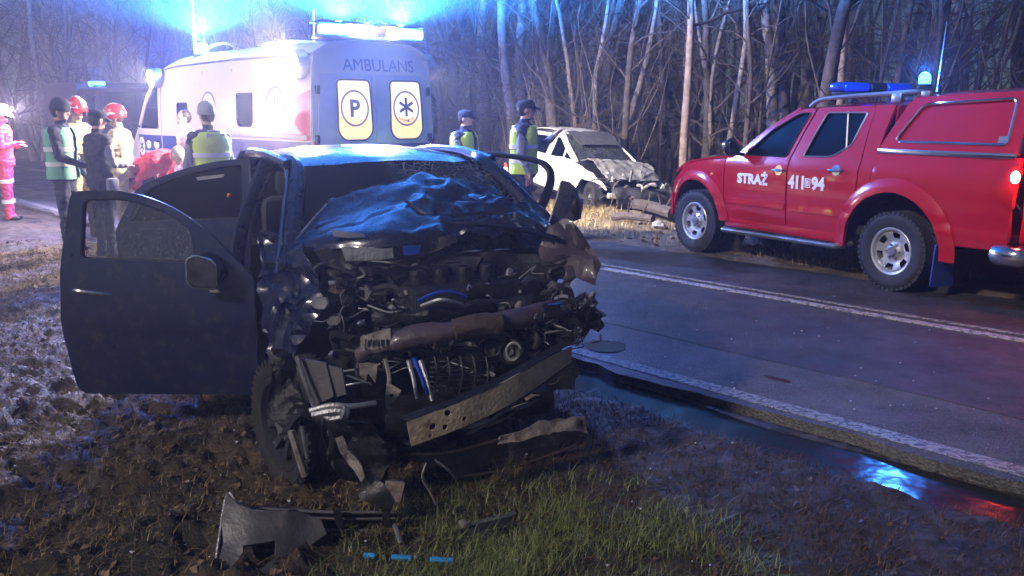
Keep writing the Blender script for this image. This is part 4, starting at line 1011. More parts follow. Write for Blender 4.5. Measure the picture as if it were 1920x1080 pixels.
    # roof
    m = MB(); m.patch([[V(x, sy_ * k, z - dz * abs(k) ** 4) for k in (-1, -.93, -.7, -.3, .3, .7, .93, 1)] for x, z, sy_, dz in ((.0, 2.64, .925, .19), (.6, 2.66, .925, .19), (2.6, 2.68, .925, .19), (4.6, 2.66, .925, .19), (5.1, 2.60, .925, .16), (5.55, 2.40, .90, .05))], 3, 5, .03); m.obj('roof', PT, A)
    m = MB(); m.patch([[V(x + .10 * (1 - k * k), y * k, z) for k in (-1, -.5, 0, .5, 1)] for x, y, z in ((5.55, .86, 2.37), (6.05, .87, 2.0), (6.66, .86, 1.38))], 4, 4, .006); m.obj('windscreen', MATS['car_glass'], A)
    m = MB(); m.patch([[V(x + .08 * (1 - k * k), y * k, z + .04 * (1 - k * k)) for k in (-1, -.5, 0, .5, 1)] for x, y, z in ((6.66, .84, 1.38), (6.95, .82, 1.20), (7.22, .76, 1.0), (7.32, .70, .72), (7.34, .72, .42))], 4, 4, .03); m.obj('hood', PT, A)
    m = MB(); m.box((7.33, 0, .52), (.22, 1.6, .28), None, .08); m.obj('front_bumper', MATS['black_plastic'], A)
    m = MB(); m.box((3.6, 0, .42), (7.1, 1.7, .14)); m.obj('chassis', MATS['dark_interior'], A)
    m = MB(); m.box((5.32, 0, 1.4), (.05, 1.8, 1.8)); m.obj('bulkhead', MATS['dark_interior'], A)
    for y in (.45, -.45):
        m = MB(); m.box((5.75, y, .95), (.5, .5, .2), None, .05); m.box((5.5, y, 1.35), (.14, .5, .7), None, .05); m.obj('seat', MATS['seat_cloth'], A)
    # rear face: surround, doors with lit windows, lettering
    Rr = lambda off=0.: (lambda u, v, o=0.: V(-.0 - off - o + .10 * max(0, (v - 1.4) / 1.2) ** 2, -u, v))   # u runs to the vehicle's right
    prof = lambda z: float(np.interp(z, zz, yy)) - .01
    body = [(-prof(z), z) for z in (.5, 1.0, 1.5, 2.0, 2.3, 2.45)] + [(-.80, 2.58), (-.4, 2.64), (.4, 2.64), (.80, 2.58)] + [(prof(z), z) for z in (2.45, 2.3, 2.0, 1.5, 1.0, .5)]
    d1 = rpoly([(-.90, .60, .04), (-.90, 1.5, .02), (-.84, 2.22, .06), (-.015, 2.22, .02), (-.015, .60, .02)], .03); d2 = [(-u, v) for u, v in d1][::-1]
    m = MB(); m.sheet(body, Rr(), .16, .03, [d1, d2], False); ro = m.obj('rear_surround', PT, A)
    for k, (d, wx0, wx1) in enumerate(((d1, -.62, .0), (d2, .245, .86))):
        wx0, wx1 = ((-.60, -.05), (.25, .80))[k]
        hole = rpoly([(wx0, 1.44, .10), (wx0 + .09, 1.33, .08), (wx1 - .09, 1.33, .08), (wx1, 1.44, .10), (wx1 - .02, 2.14, .07), (wx0 + .02, 2.14, .07)], .06)
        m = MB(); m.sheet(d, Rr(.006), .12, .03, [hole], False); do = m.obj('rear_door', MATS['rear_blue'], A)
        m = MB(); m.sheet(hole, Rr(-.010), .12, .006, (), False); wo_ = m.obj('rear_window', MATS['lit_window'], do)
        m = MB(); m.sheet(rpoly([(wx0 + .012, 1.45, .09), (wx0 + .094, 1.342, .08), (wx1 - .094, 1.342, .08), (wx1 - .012, 1.45, .09), (wx1 - .012, 1.60, .01), (wx0 + .012, 1.66, .01)], .02), Rr(-.004), .12, .003, (), False); m.obj('warm_glow_strip', MATS['warm_glow_strip'], wo_)  # glowing strip added for the golden light low in each window
        m = MB(); m.tube([Rr(.012)(u, v) for u, v in resample(hole, .05)], .012, 6, closed=True); m.obj('window_seal', MATS['black_plastic'], do)
        fn = lambda u, v, o=0.: Rr(.010)(u, v, o); cx = (wx0 + wx1) / 2; cz = 1.76
        ring(fn, cx, cz, .20, .225, 0., 1.1).obj('window_emblem_ring', MATS['emblem_grey'], do)
        if k == 0: text_mb('P', cx - .075, cx + .085, cz - .12, cz + .12, lambda a, b: fn(a, b, .002), .002, .03).obj('window_emblem_letter', MATS['emblem_grey'], do, smooth=False)
        else:
            star_of_life(lambda a, b, o: fn(a, b, o), cx, cz + .02, .13).obj('window_emblem_star', MATS['stripe_blue'], do)
            ring_text('RATOWNICTWO', fn, cx, cz, .175, .04, 222, 318, .002).obj('window_lettering', MATS['stripe_blue'], do, smooth=False)
        for z in (.8, 1.35, 2.0):
            m = MB(); m.box((-.012, (.925 if k == 0 else -.925) * (1 if z < 1.9 else .97), z), (.05, .06, .12), None, .012); m.obj('door_hinge', MATS['black_plastic'], do)
    m = MB(); m.box((-.035, -.06, 1.05), (.04, .05, .16), None, .012); m.obj('rear_door_handle', MATS['black_plastic'], A)
    text_mb('AMBULANS', -.46, .70, 2.265, 2.43, lambda u, v: Rr(.004)(u, v), .003, .0).obj('lettering', MATS['stripe_blue'], A, smooth=False)
    for z0, z1, mt in ((1.03, 1.27, 'stripe_blue'), (.66, .985, 'stripe_red')):
        m = MB()
        for s in (-1, 1): m.sheet([(s * .46 - .42, z0), (s * .46 + .42, z0), (s * .46 + .42, z1), (s * .46 - .42, z1)], Rr(.010), .3, .003, (), False)
        m.obj('rear_stripe', MATS[mt], A)
    m = MB(); m.box((-.10, 0, .45), (.22, 1.9, .16), None, .04); m.obj('rear_bumper', MATS['black_plastic'], A)
    for s in (-1, 1):
        m = MB(); m.box((-.012, s * .945, 1.15), (.03, .07, .36), None, .012); m.obj('tail_light', MATS['red_lens'], A)
    # rear light bar
    m = MB(); m.box((.10, 0, 2.69), (.30, 1.62, .07), None, .02); lbo = m.obj('rear_light_bar', MATS['grey_metal'], A)
    for k in range(8):
        u = -.70 + k * .20; c = 'blue_lamp_strong' if k in (0, 1, 6, 7) else 'white_lamp'
        if k == 4: c = 'red_lens'
        m = MB(); m.box((.02, -u, 2.785), (.20, .19, .13), None, .03, 3); m.obj('light_module', MATS[c], lbo)
    m = MB(); m.box((.12, 0, 2.88), (.34, 1.64, .04), None, .015); m.obj('bar_cover', MATS['clear_lens'], lbo)
    lamp('light_bar_glow', (.05, .50, 2.93), A, BAR_BLUE, (.03, .28, 1.), .06, 'SPOT', UP, 180, .32); lamp('light_bar_glow', (.05, -.50, 2.93), A, BAR_BLUE, (.03, .28, 1.), .06, 'SPOT', UP, 180, .32)
    lamp('light_bar_work_lamp', (-.20, 0, 2.78), A, BAR_WHITE, (1., .96, .95), .15, 'SPOT', look((-1, 0, -.45)).to_matrix(), 120, .5)
    lamp('light_bar_spill', (-.06, .10, 2.92), A, BAR_SPILL, (.05, .20, 1.), .04)
    # roof beacon and aerials
    m = MB(); m.lathe([(.0001, 0), (.13, 0), (.13, .05), (.11, .06)], 22, T(4.07, .70, 2.60)); bo = m.obj('beacon_base', MATS['black_plastic'], A)
    m = MB(); m.lathe([(.105, .06), (.11, .12), (.10, .19), (.05, .225), (.0001, .23)], 22, T(4.07, .70, 2.60)); m.obj('beacon_dome', MATS['blue_lamp_strong'], bo)
    lamp('beacon_light', (4.07, .70, 2.98), A, ROOF_BEACON, (.03, .28, 1.), .05, 'SPOT', UP, 180, .32)
    lamp('beacon_spill', (4.0, .76, 2.92), A, ROOF_SPILL, (.07, .16, 1.), .03)
    m = MB(); m.tube([(4.30, .72, 2.62), (4.30, .72, 3.0), (4.31, .72, 3.9)], [.028, .02, .012], 8); m.obj('roof_aerial', MATS['grey_metal'], A)
    m = MB(); m.tube([(.66, .55, 2.64), (.62, .55, 3.10)], [.014, .006], 6); m.obj('roof_aerial', MATS['grey_metal'], A)
    m = MB(); m.tube(smoothpath([(3.9, .72, 2.66), (3.6, .74, 2.74), (3.0, .75, 2.76), (2.6, .75, 2.66)], 4), .022, 6); m.obj('roof_rail', MATS['grey_metal'], A)
    m = MB(); m.box((2.2, 0, 2.72), (.9, .7, .12), None, .05); m.obj('roof_vent', PT, A)
    return A
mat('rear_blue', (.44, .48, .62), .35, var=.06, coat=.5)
emit('warm_glow_strip', (1., .58, .22), .42)  # warm window light painted as emission
mat('emblem_grey', (.32, .30, .30), .5, var=.05)
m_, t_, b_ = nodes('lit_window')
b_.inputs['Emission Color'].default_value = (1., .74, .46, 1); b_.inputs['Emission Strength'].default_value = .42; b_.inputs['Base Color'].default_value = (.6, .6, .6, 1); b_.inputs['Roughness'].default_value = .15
# ------------------------------------------------------------------ dark wrecked car
def build_wreck():
    O = V(-.16, 4.07, 0); th = R(-65)
    Wk = thing('wrecked_car', 'dark car with its front smashed open and both doors ajar on the verge', 'car', (O.x, O.y, 0), th)
    Mi = frame(O, th).inverted()
    def w2(p): return Mi @ Vector(p)
    def px(x, y, D): return w2(at(x, y, D))
    def path(*pp, n=4): return smoothpath([px(*p) for p in pp], n)
    def psheet(outline, D, holes=(), res=14, thk=.006, amp=0., freq=6., r=0, seed=0):
        """traced outline, set at its own depth D(x, y), given thickness and dents"""
        o = rpoly(outline, r, 3) if r else list(outline)
        def f(u, v):
            p = at(u, v, D(u, v))
            if amp: p = p + noise.noise_vector(p * freq + V(seed, seed, 0)) * amp + V(0, -1, .4) * (abs(noise.noise(p * freq * 1.7 + V(seed, 0, 0))) * amp)
            return w2(p)
        m = MB(); m.sheet([(a, b) for a, b in o], f, res, thk, holes, True); return m
    DP, DK = MATS['dark_paint'], MATS['dark_interior']
    # --- cabin
    m = MB(); m.patch([[V(x, hw * k, z - .05 * abs(k) ** 3.5 - .02 * k * k) for k in (-1, -.85, -.5, 0, .5, .85, 1)] for x, z, hw in
                       ((-1.40, 1.425, .565), (-1.65, 1.465, .60), (-2.1, 1.49, .62), (-2.6, 1.482, .61), (-3.05, 1.44, .57), (-3.35, 1.38, .52))], 4, 5, .02, amp=.006, freq=4.); roof = m.obj('roof', DP, Wk)
    for sd in (1, -1):                                            # gutter strips on the roof
        m = MB(); m.tube(smoothpath([(-1.38, sd * .555, 1.40), (-1.9, sd * .60, 1.445), (-2.6, sd * .59, 1.44), (-3.3, sd * .50, 1.35)], 5), .012, 6); m.obj('roof_gutter', MATS['black_plastic'], roof)
        m = MB(); m.tube(smoothpath([(-.70, sd * .76, .94), (-1.0, sd * .68, 1.18), (-1.38, sd * .575, 1.40), (-1.62, sd * .61, 1.43)], 6), [.05] * 6 + [.042] * 7 + [.036] * 6, 8); p_ = m.obj('windscreen_pillar', DP, Wk)
        m = MB(); m.tube(smoothpath([(-.74, sd * .835, .92), (-1.02, sd * .735, 1.18), (-1.40, sd * .635, 1.40), (-1.9, sd * .66, 1.43), (-2.5, sd * .65, 1.42)], 6), .012, 6); m.obj('door_seal', MATS['chrome'] if sd < 0 else MATS['black_plastic'], p_)
        m = MB(); m.tube(smoothpath([(-1.86, sd * .84, .25), (-1.88, sd * .85, .9), (-1.92, sd * .64, 1.42)], 5), .045, 8, sy=.7); m.obj('center_pillar', DP, Wk)
        m = MB(); m.tube(smoothpath([(-2.62, sd * .82, .95), (-2.9, sd * .70, 1.2), (-3.1, sd * .57, 1.40)], 5), .075, 8, sy=.6); m.obj('rear_pillar', DP, Wk)
        m = MB(); m.tube([(-1.40, sd * .62, 1.415), (-1.9, sd * .645, 1.45), (-2.5, sd * .64, 1.445), (-3.05, sd * .58, 1.39)], .032, 8); m.obj('roof_side_rail', DP, Wk)
        m = MB(); m.box((-1.65, sd * .80, .24), (1.75, .14, .16), None, .03); m.obj('sill', DP, Wk)
        S = lambda x, z, sd=sd: V(x, sd * float(np.interp(z, [.2, .4, .75, .95, 1.05], [.80, .85, .88, .85, .80])) * (1 - .10 * max(0, (-3.0 - x)) ** 2), z)
        q = [(-2.32, .95), (-2.30, .62)] + arc(-2.62, .33, .37, 50, 178, 12) + [(-3.1, .30), (-3.55, .34), (-3.68, .55), (-3.62, .98), (-3.2, 1.03)]
        m = MB(); m.sheet(q, S, .08, .02, (), sd > 0); m.obj('rear_quarter', DP, Wk)
        m = MB(); m.sheet(rpoly([(-2.66, 1.0), (-2.98, 1.27), (-3.14, 1.30), (-3.3, 1.02)], .04), lambda x, z, sd=sd: V(x, sd * (.80 - .55 * (z - 1.0)), z), .08, .006, (), sd > 0); m.obj('quarter_glass', MATS['tinted_glass'], Wk)
        wheel(Wk, (-2.62, sd * .73, .31), .31, .21, .21, sd, 'alloy', 'alloy')
    m = MB(); m.patch([[V(x, hw * k, z + .03 * (1 - k * k)) for k in (-1, -.5, 0, .5, 1)] for x, z, hw in ((-3.33, 1.36, .50), (-3.55, 1.15, .60), (-3.68, .98, .66))], 4, 4, .006); m.obj('rear_glass', MATS['tinted_glass'], Wk)
    m = MB(); m.patch([[V(x - .06 * (1 - k * k), hw * k, z) for k in (-1, -.5, 0, .5, 1)] for x, z, hw in ((-3.66, 1.0, .74), (-3.74, .8, .80), (-3.78, .5, .80), (-3.72, .3, .78))], 4, 4, .02); m.obj('rear_bumper', DP, Wk)
    # windscreen: dark laminated glass, crazed on the side that took the blow
    def ws(ks): return [[V(x + .08 * (1 - k * k), hw * k, z + .015 * (1 - k * k)) for k in ks] for x, z, hw in ((-.76, .96, .71), (-1.08, 1.20, .64), (-1.40, 1.405, .56))]
    m = MB(); m.patch(ws((-1, -.75, -.5, -.3, -.15)), 4, 5, .006); wo = m.obj('windscreen', MATS['tinted_glass'], Wk)
    m = MB(); m.patch(ws((-.15, .15, .5, .78, 1)), 5, 8, .006, amp=.02, freq=7.); m.obj('shattered_pane', MATS['cracked_glass'], wo)
    # interior
    m = MB(); m.box((-2.2, 0, .22), (3.0, 1.6, .06)); m.box((-.80, 0, .60), (.10, 1.5, .72)); m.box((-2.75, 0, .55), (.5, 1.4, .6), None, .1); m.obj('floor_pan', DK, Wk)
    m = MB(); m.box((-1.0, 0, .84), (.45, 1.45, .22), None, .07); m.obj('dashboard', MATS['black_plastic'], Wk)
    for y in (.37, -.37):
        m = MB(); m.box((-1.72, y, .46), (.52, .50, .20), None, .07); m.box((-2.02, y, .86), (.16, .48, .66), T(0, 0, 0) , .07); m.box((-2.06, y, 1.27), (.10, .27, .17), None, .045); m.obj('seat', MATS['seat_cloth'], Wk)
    m = MB(); rg = [(-1.30 + .06 * math.sin(q), .37 + .18 * math.cos(q), .95 + .17 * math.sin(q)) for q in np.linspace(0, 6.283, 26, endpoint=False)]; m.tube(rg, .014, 6, closed=True); m.tube([rg[0], (-1.30, .37, .94), rg[13]], .02, 5); m.obj('steering_wheel', MATS['black_plastic'], Wk)
    # --- doors of the near side, swung open
    def door(name, hx, hy, dirw, outline, hole, glassm, bul=.03, nm='front_door'):
        d = V(dirw[0], dirw[1], 0).normalized(); nrm = V(d.y, -d.x, 0)
        if nrm.y > 0: nrm = -nrm
        h = V(hx, hy, 0)
        def F(off=0.):
            def f(u, v):
                b = bul * math.sin(max(0, min(1, (v - .2) / .75)) * math.pi) + (-.05 * max(0, v - .95) / .4)
                b += .012 * (v > .62) - (.006 if .58 < v < .62 else 0)
                return w2(h + d * u + nrm * (b + off) + V(0, 0, v))
            return f
        m = MB(); m.sheet(outline, F(), .05, .035, [hole]); o = m.obj(nm, MATS['door_paint'], Wk)
        low = [(u, v) for u, v in outline if v < .93]; us = [u for u, v in low]; u0, u1 = min(us), max(us)
        m = MB(); m.sheet(rpoly([(u0 + .04, .28), (u1 - .04, .30), (u1 - .03, .92), (u0 + .05, .88)], .05), F(-.07), .12, .03); m.obj('door_lining', MATS['black_plastic'], o)
        m = MB(); m.sheet(hole, F(-.016), .06, .005); m.obj('window_glass', glassm, o)
        m = MB(); m.tube([F(.004)(u, v) for u, v in resample(hole, .03)], .009, 6, closed=True); m.obj('window_seal', MATS['black_plastic'], o)
        return o, F
    fo = rpoly([(0.0, .25, .03), (.93, .27, .06), (.975, .60, .15), (.965, .93, .04), (.90, 1.31, .05), (.62, 1.315, .12), (.40, 1.235, .12), (.22, 1.105, .1), (.03, .90, .05), (.0, .86, .02)], .03)
    fh = rpoly([(.865, .975, .03), (.84, 1.27, .04), (.62, 1.275, .10), (.42, 1.20, .1), (.315, 1.12, .03), (.29, .945, .03)], .03)
    d1, F1 = door('front_door', (483 - 960) / FPX * 4.72, 4.62, (-1, -.05), fo, fh, MATS['dirty_glass'])
    m = MB(); m.sheet(rpoly([(.28, .93), (.30, 1.10), (.20, 1.055), (.06, .915)], .02), F1(.003), .06, .02); m.obj('quarter_trim', MATS['black_plastic'], d1)
    m = MB(); m.sheet(rpoly([(.02, .925), (.96, .975), (.96, .95), (.02, .900)], .008, 2), F1(.006), .06, .012); m.obj('belt_trim', MATS['black_plastic'], d1)
    c = F1(.0)(.82, .80); m = MB(); m.sheet(arc(.82, .80, .10, 0, 360, 20, .035)[:-1], F1(.002), .04, .006); ho = m.obj('handle_recess', MATS['black_plastic'], d1)
    m = MB(); m.tube(smoothpath([F1(.008)(.93, .815), F1(.035)(.88, .815), F1(.04)(.80, .805), F1(.03)(.73, .795), F1(.008)(.70, .79)], 4), .013, 8); m.obj('door_handle', MATS['chrome'], ho)
    # mirror
    mc = F1(.10)(.225, .92); Mm = Matrix.Translation(mc) @ (Mi.to_3x3().to_4x4())
    m = MB(); m.tube([F1(.0)(.13, .90), F1(.06)(.18, .90), F1(.09)(.20, .90)], .025, 8); m.ell((0, .03, 0), (.085, .075, .092), Mm); mo = m.obj('wing_mirror', MATS['black_plastic'], d1)
    m = MB(); m.sheet(rpoly([(-.072, -.065, .04), (.062, -.078, .03), (.066, .05, .04), (-.03, .082, .05), (-.07, .06, .04)], .03), lambda u, v: Mm @ V(u, -.046, v), .05, .006, (), True); m.obj('mirror_glass', MATS['alloy_dark'], mo)
    m = MB(); m.tube([Mm @ V(u, -.046, v) for u, v in resample(rpoly([(-.078, -.07, .04), (.068, -.083, .03), (.072, .055, .04), (-.03, .09, .05), (-.076, .066, .04)], .03), .02)], .006, 5, closed=True); m.obj('mirror_rim', MATS['chrome'], mo)
    m = MB(); m.box((.055, -.03, -.095), (.05, .03, .018), Mm, .006); m.obj('mirror_repeater', MATS['pale_plastic'], mo)
    ro_ = rpoly([(0.0, .30, .03), (.62, .32, .1), (.80, .62, .1), (.84, .98, .04), (.70, 1.25, .08), (.46, 1.345, .12), (.22, 1.405, .1), (.0, 1.425, .03)], .03)
    rh = rpoly([(.045, 1.06, .03), (.76, 1.03, .03), (.655, 1.225, .06), (.45, 1.31, .1), (.22, 1.368, .08), (.045, 1.385, .02)], .03)
    d2, F2 = door('rear_door', -1.615, 5.60, (-1, .02), ro_, rh, MATS['tinted_glass'], nm='rear_door')
    m = MB(); m.sheet(rpoly([(.02, 1.035), (.80, 1.005), (.80, .99), (.02, 1.015)], .005, 2), F2(.006), .08, .01); m.obj('belt_trim', MATS['grey_metal'], d2)
    m = MB(); p0 = F2(.012)(.135, 1.20); m.ell(p0, (.013, .013, .015)); m.obj('glass_glint', MATS['amber_glint'], d2)  # orange bead standing in for a reflection in the dark glass
    m = MB(); m.sheet(rpoly([(.16, 1.33), (.34, 1.31), (.33, 1.29), (.17, 1.31)], .006, 2), F2(.004), .05, .004); m.obj('window_sticker', MATS['grey_metal'], d2)
    # --- far-side door: only its bent window frame and skin stand up behind the hood
    m = MB(); m.tube(path((868, 290, 6.25), (930, 290, 6.0), (1000, 300, 5.75), (1026, 313, 5.65), (1033, 335, 5.6), (1024, 368, 5.5), (1006, 405, 5.4), (990, 432, 5.35), n=5), .030, 8, sy=.6); fd = m.obj('far_front_door', MATS['black_plastic'], Wk)
    S = lambda x, z: V(x, float(np.interp(z, [.2, .4, .75, .95], [.82, .86, .88, .85])), z)
    m = MB(); m.sheet(rpoly([(-.86, .28), (-1.84, .28), (-1.84, .96), (-.90, .94)], .05), S, .1, .04, (), True); m.obj('door_skin', MATS['door_paint'], fd)
    m = MB(); m.sheet(rpoly([(-1.88, .28), (-2.3, .30), (-2.32, .98), (-1.88, .97)], .05), S, .1, .04, (), True); m.obj('far_rear_door', MATS['door_paint'], Wk)
    m = MB(); m.tube(path((1015, 405, 5.42), (1024, 372, 5.52), (1030, 340, 5.6)), .010, 6); m.obj('frame_seal', MATS['grey_metal'], fd)
    # --- buckled hood
    def hfold(u, v):
        w = .12 + .88 * min(1, max(0, (u - .30) / .2)); a = (u * 4.2 + v * 2.3 + .35 * noise.noise(V(u * 4, v * 4, 0))) % 1.0; b = (u * 2.1 - v * 4.6 + .3 * noise.noise(V(u * 5, v * 3, 4))) % 1.0
        return V(0, 0, (.038 * (abs(a - .5) * 2 - .5) + .022 * (abs(b - .5) * 2 - .5)) * w)
    rows = [[(672, 351, 5.32), (728, 343, 5.36), (800, 332, 5.40), (880, 350, 5.35), (960, 384, 5.25), (1035, 424, 5.05)],
            [(634, 364, 5.00), (700, 351, 5.05), (785, 337, 5.10), (870, 350, 5.05), (955, 384, 5.0), (1046, 424, 4.88)],
            [(600, 400, 4.78), (690, 392, 4.78), (770, 386, 4.72), (850, 393, 4.82), (945, 404, 4.78), (1052, 438, 4.78)],
            [(553, 455, 4.52), (640, 440, 4.42), (755, 432, 4.38), (860, 418, 4.62), (950, 424, 4.68), (1058, 448, 4.72)],
            [(566, 470, 4.46), (648, 468, 4.34), (765, 462, 4.33), (868, 440, 4.55), (955, 440, 4.62), (1060, 458, 4.68)]]
    m = MB(); m.patch([[px(*c) for c in r] for r in rows], 14, 10, .006, amp=.07, freq=5.5, seed=2, wt=lambda u, v: .16 + min(1, max(0, (u - .34) / .3)) * .84, flip=False, fold=hfold); hd = m.obj('hood', DP, Wk, ang=16)
    m = MB(); m.tube(path((552, 455, 4.50), (588, 412, 4.70), (634, 363, 4.98), n=4), .011, 6); m.obj('hood_edge', MATS['grey_metal'], hd)
    m = MB(); m.tube(path((778, 398, 4.66), (812, 416, 4.62), (900, 420, 4.58), (980, 430, 4.60), (1050, 448, 4.62), n=5), .012, 5); m.tube(path((760, 375, 4.72), (800, 402, 4.62), (850, 404, 4.66), (930, 398, 4.72), (1010, 415, 4.72), n=5), .011, 5)
    m.obj('hood_crease', MATS['dark_paint'], hd)
    m = MB(); m.patch([[px(622, 432, 4.40), px(652, 436, 4.36), px(682, 440, 4.36)], [px(626, 444, 4.36), px(655, 447, 4.33), px(685, 446, 4.34)]], 4, 3, .006); m.obj('hood_splinter', MATS['grey_metal'], hd)
    # --- slam panel, inner wing, bulkhead mess
    lin = lambda a, b, x0, x1: (lambda x, y: a + (b - a) * (x - x0) / (x1 - x0))
    m = psheet([(590, 470), (680, 458), (765, 456), (855, 440), (862, 452), (790, 482), (690, 490), (610, 500)], lin(4.36, 4.45, 590, 860), amp=.012, thk=.02); m.obj('cowl_panel', MATS['plastic_trim'], Wk)
    m = psheet([(640, 466), (735, 462), (737, 486), (650, 490)], lin(4.30, 4.32, 640, 740), amp=.006, thk=.012); m.obj('cowl_grille', MATS['alloy'], Wk)
    m = psheet([(755, 462), (790, 460), (786, 476), (756, 480)], lin(4.28, 4.3, 750, 800), thk=.02, amp=.004); m.obj('fluid_cap', MATS['blue_lens'], Wk)
    m = psheet([(488, 430), (545, 440), (585, 500), (600, 590), (560, 665), (520, 700), (492, 640), (486, 520)], lambda x, y: 4.62 - .25 * (x - 488) / 110 - .25 * (y - 430) / 270, amp=.06, thk=.012, freq=7., res=9); m.obj('crushed_wing', DP, Wk, ang=25)
    m = psheet([(560, 495), (700, 492), (880, 470), (1000, 470), (1040, 520), (1030, 640), (960, 680), (760, 680), (600, 680), (555, 600)], lambda x, y: 4.62 + .12 * (x - 560) / 480 - .1 * (y - 480) / 200, amp=.05, thk=.02, freq=4.); m.obj('bulkhead', MATS['engine_dark'], Wk)
    m = psheet([(600, 500), (700, 495), (830, 478), (900, 480), (870, 530), (700, 560), (610, 570)], lambda x, y: 4.40 + .1 * (x - 600) / 300 - .0006 * (y - 480), amp=.035, thk=.015, freq=5.); m.obj('torn_liner', MATS['plastic_trim'], Wk)
    # --- engine
    m = MB(); c = px(850, 580, 4.35); m.box(c, (.34, .52, .30), None, .04); c2 = px(950, 560, 4.45); m.box(c2, (.25, .3, .22), None, .04)
    for k in range(4): m.lathe([(.0001, .05), (.035, .05), (.04, 0), (.03, -.05)], 12, Matrix.Translation(c + V(.05, -.2 + .12 * k, .17)))
    m.obj('engine_block', MATS['engine_dark'], Wk)
    m = MB(); m.tube(path((786, 564, 4.05), (815, 550, 4.02), (845, 547, 4.03), (872, 556, 4.06)), .018, 8, sy=.6); m.obj('intake_pipe', MATS['blue_lens'], Wk)
    m = MB(); m.tube(path((790, 574, 4.04), (825, 562, 4.0), (850, 566, 4.02), (868, 572, 4.05)), .010, 6); m.obj('fuel_rail', MATS['alloy'], Wk)
    m = MB(); m.tube(path((668, 668, 3.98), (740, 640, 3.95), (830, 622, 3.98), (920, 608, 4.05), (1010, 588, 4.2), (1060, 578, 4.3), n=6), [.03] * 6 + [.046] * 20 + [.04] * 5, 12); dent(m, .018, 9); po = m.obj('cross_tube', MATS['scuffed_paint'], Wk)
    m = MB(); m.tube(path((850, 619, 3.965), (900, 610, 4.0), (935, 604, 4.04)), .052, 12); dent(m, .018, 9); m.obj('tube_sleeve', MATS['bare_brown'], po)
    m = MB(); m.tube(path((700, 605, 4.12), (800, 590, 4.1), (900, 575, 4.2), (1000, 560, 4.3), n=5), .035, 10); dent(m, .03, 8); m.obj('rear_cross_tube', MATS['engine_dark'], Wk)
    m = psheet([(676, 632), (732, 616), (733, 648), (702, 656), (676, 652)], lin(3.93, 3.92, 670, 740), thk=.012, amp=.004); vo = m.obj('vent_bracket', MATS['pale_plastic'], Wk)
    for k in range(5):
        x = 684 + 10 * k; m = psheet([(x, 637), (x + 3, 636), (x + 3, 648), (x, 650)], lambda a, b: 3.912, thk=.006); m.obj('vent_slot', DK, vo)
    m = psheet([(556, 672), (612, 680), (626, 742), (584, 764)], lin(3.58, 3.52, 556, 626), thk=.012, amp=.008); m.obj('headlight_carrier', MATS['plastic_grey'], Wk)
    m = psheet([(616, 684), (640, 690), (648, 738), (630, 745)], lin(3.54, 3.52, 610, 650), thk=.012, amp=.006); m.obj('carrier_fin', MATS['plastic_grey'], Wk)
    m = MB(); m.tube([px(556, 668, 3.55), px(590, 768, 3.49)], .008, 6); m.obj('carrier_edge', MATS['alloy'], Wk)
    m = psheet([(672, 683), (690, 681), (708, 684), (704, 718), (690, 700), (684, 718), (674, 704)], lambda x, y: 3.60, thk=.006, amp=.004); m.obj('torn_bracket', MATS['pale_plastic'], Wk)
    m = MB(); m.tube(path((582, 770, 3.47), (620, 760, 3.46), (660, 762, 3.47), (704, 756, 3.52)), .012, 7); m.tube(path((586, 778, 3.45), (630, 770, 3.45), (650, 776, 3.45)), .016, 7); m.tube(path((600, 766, 3.46), (615, 784, 3.45), (640, 782, 3.45)), .012, 6); m.obj('tie_rod', MATS['alloy'], Wk)
    m = MB(); m.lathe([(.028, -.01), (.03, .012), (.012, .016), (.012, -.012)], 14, Matrix.Translation(px(646, 774, 3.45)) @ rot('X', 70)); m.obj('rod_end', MATS['alloy'], Wk)
    m = MB(); m.tube(path((722, 672, 3.85), (730, 710, 3.82), (726, 750, 3.80), (730, 768, 3.79)), .010, 6); m.obj('frame_edge', MATS['pale_plastic'], Wk)
    m = psheet([(724, 720), (736, 722), (752, 732), (744, 748), (730, 762), (726, 745)], lambda x, y: 3.80, [arc(734, 742, 4, 0, 360, 10)[:-1]], thk=.006, res=8); m.obj('perforated_bracket', MATS['pale_plastic'], Wk)
    for a, b in (((766, 676), (782, 748)), ((776, 672), (800, 740)), ((788, 676), (810, 752))):
        m = MB(); m.tube([px(*a, 3.86), px((a[0] + b[0]) / 2 + 2, (a[1] + b[1]) / 2, 3.82), px(*b, 3.78)], [.012, .010, .008], 6); m.obj('radiator_pipe', MATS['alloy'] if a[0] != 776 else MATS['blue_lens'], Wk)  # middle pipe coloured blue for the blue light on it
    # flattened radiator in the dark
    m = psheet([(800, 668), (905, 662), (935, 690), (930, 735), (850, 752), (805, 735)], lambda x, y: 4.02 + .0006 * (x - 800), amp=.05, thk=.03, freq=7, res=9); ra = m.obj('radiator', MATS['engine_dark'], Wk, ang=25)
    for k in range(7):
        y = 676 + 9 * k; m = MB(); m.tube(path((806, y + 4, 3.97), (840, y + 1 + (k % 3), 3.95), (880, y - 2, 3.97), (922, y + (k % 2) * 4, 4.0), n=3), .0035, 5); m.obj('radiator_fin', MATS['engine_dark'], ra)
    for k in range(5):
        x = 815 + 24 * k; m = MB(); m.tube(path((x, 668, 3.96), (x + 5, 700, 3.93), (x - 3, 742, 3.94), n=4), .005, 5); m.obj('radiator_rib', MATS['hose_black'], ra)
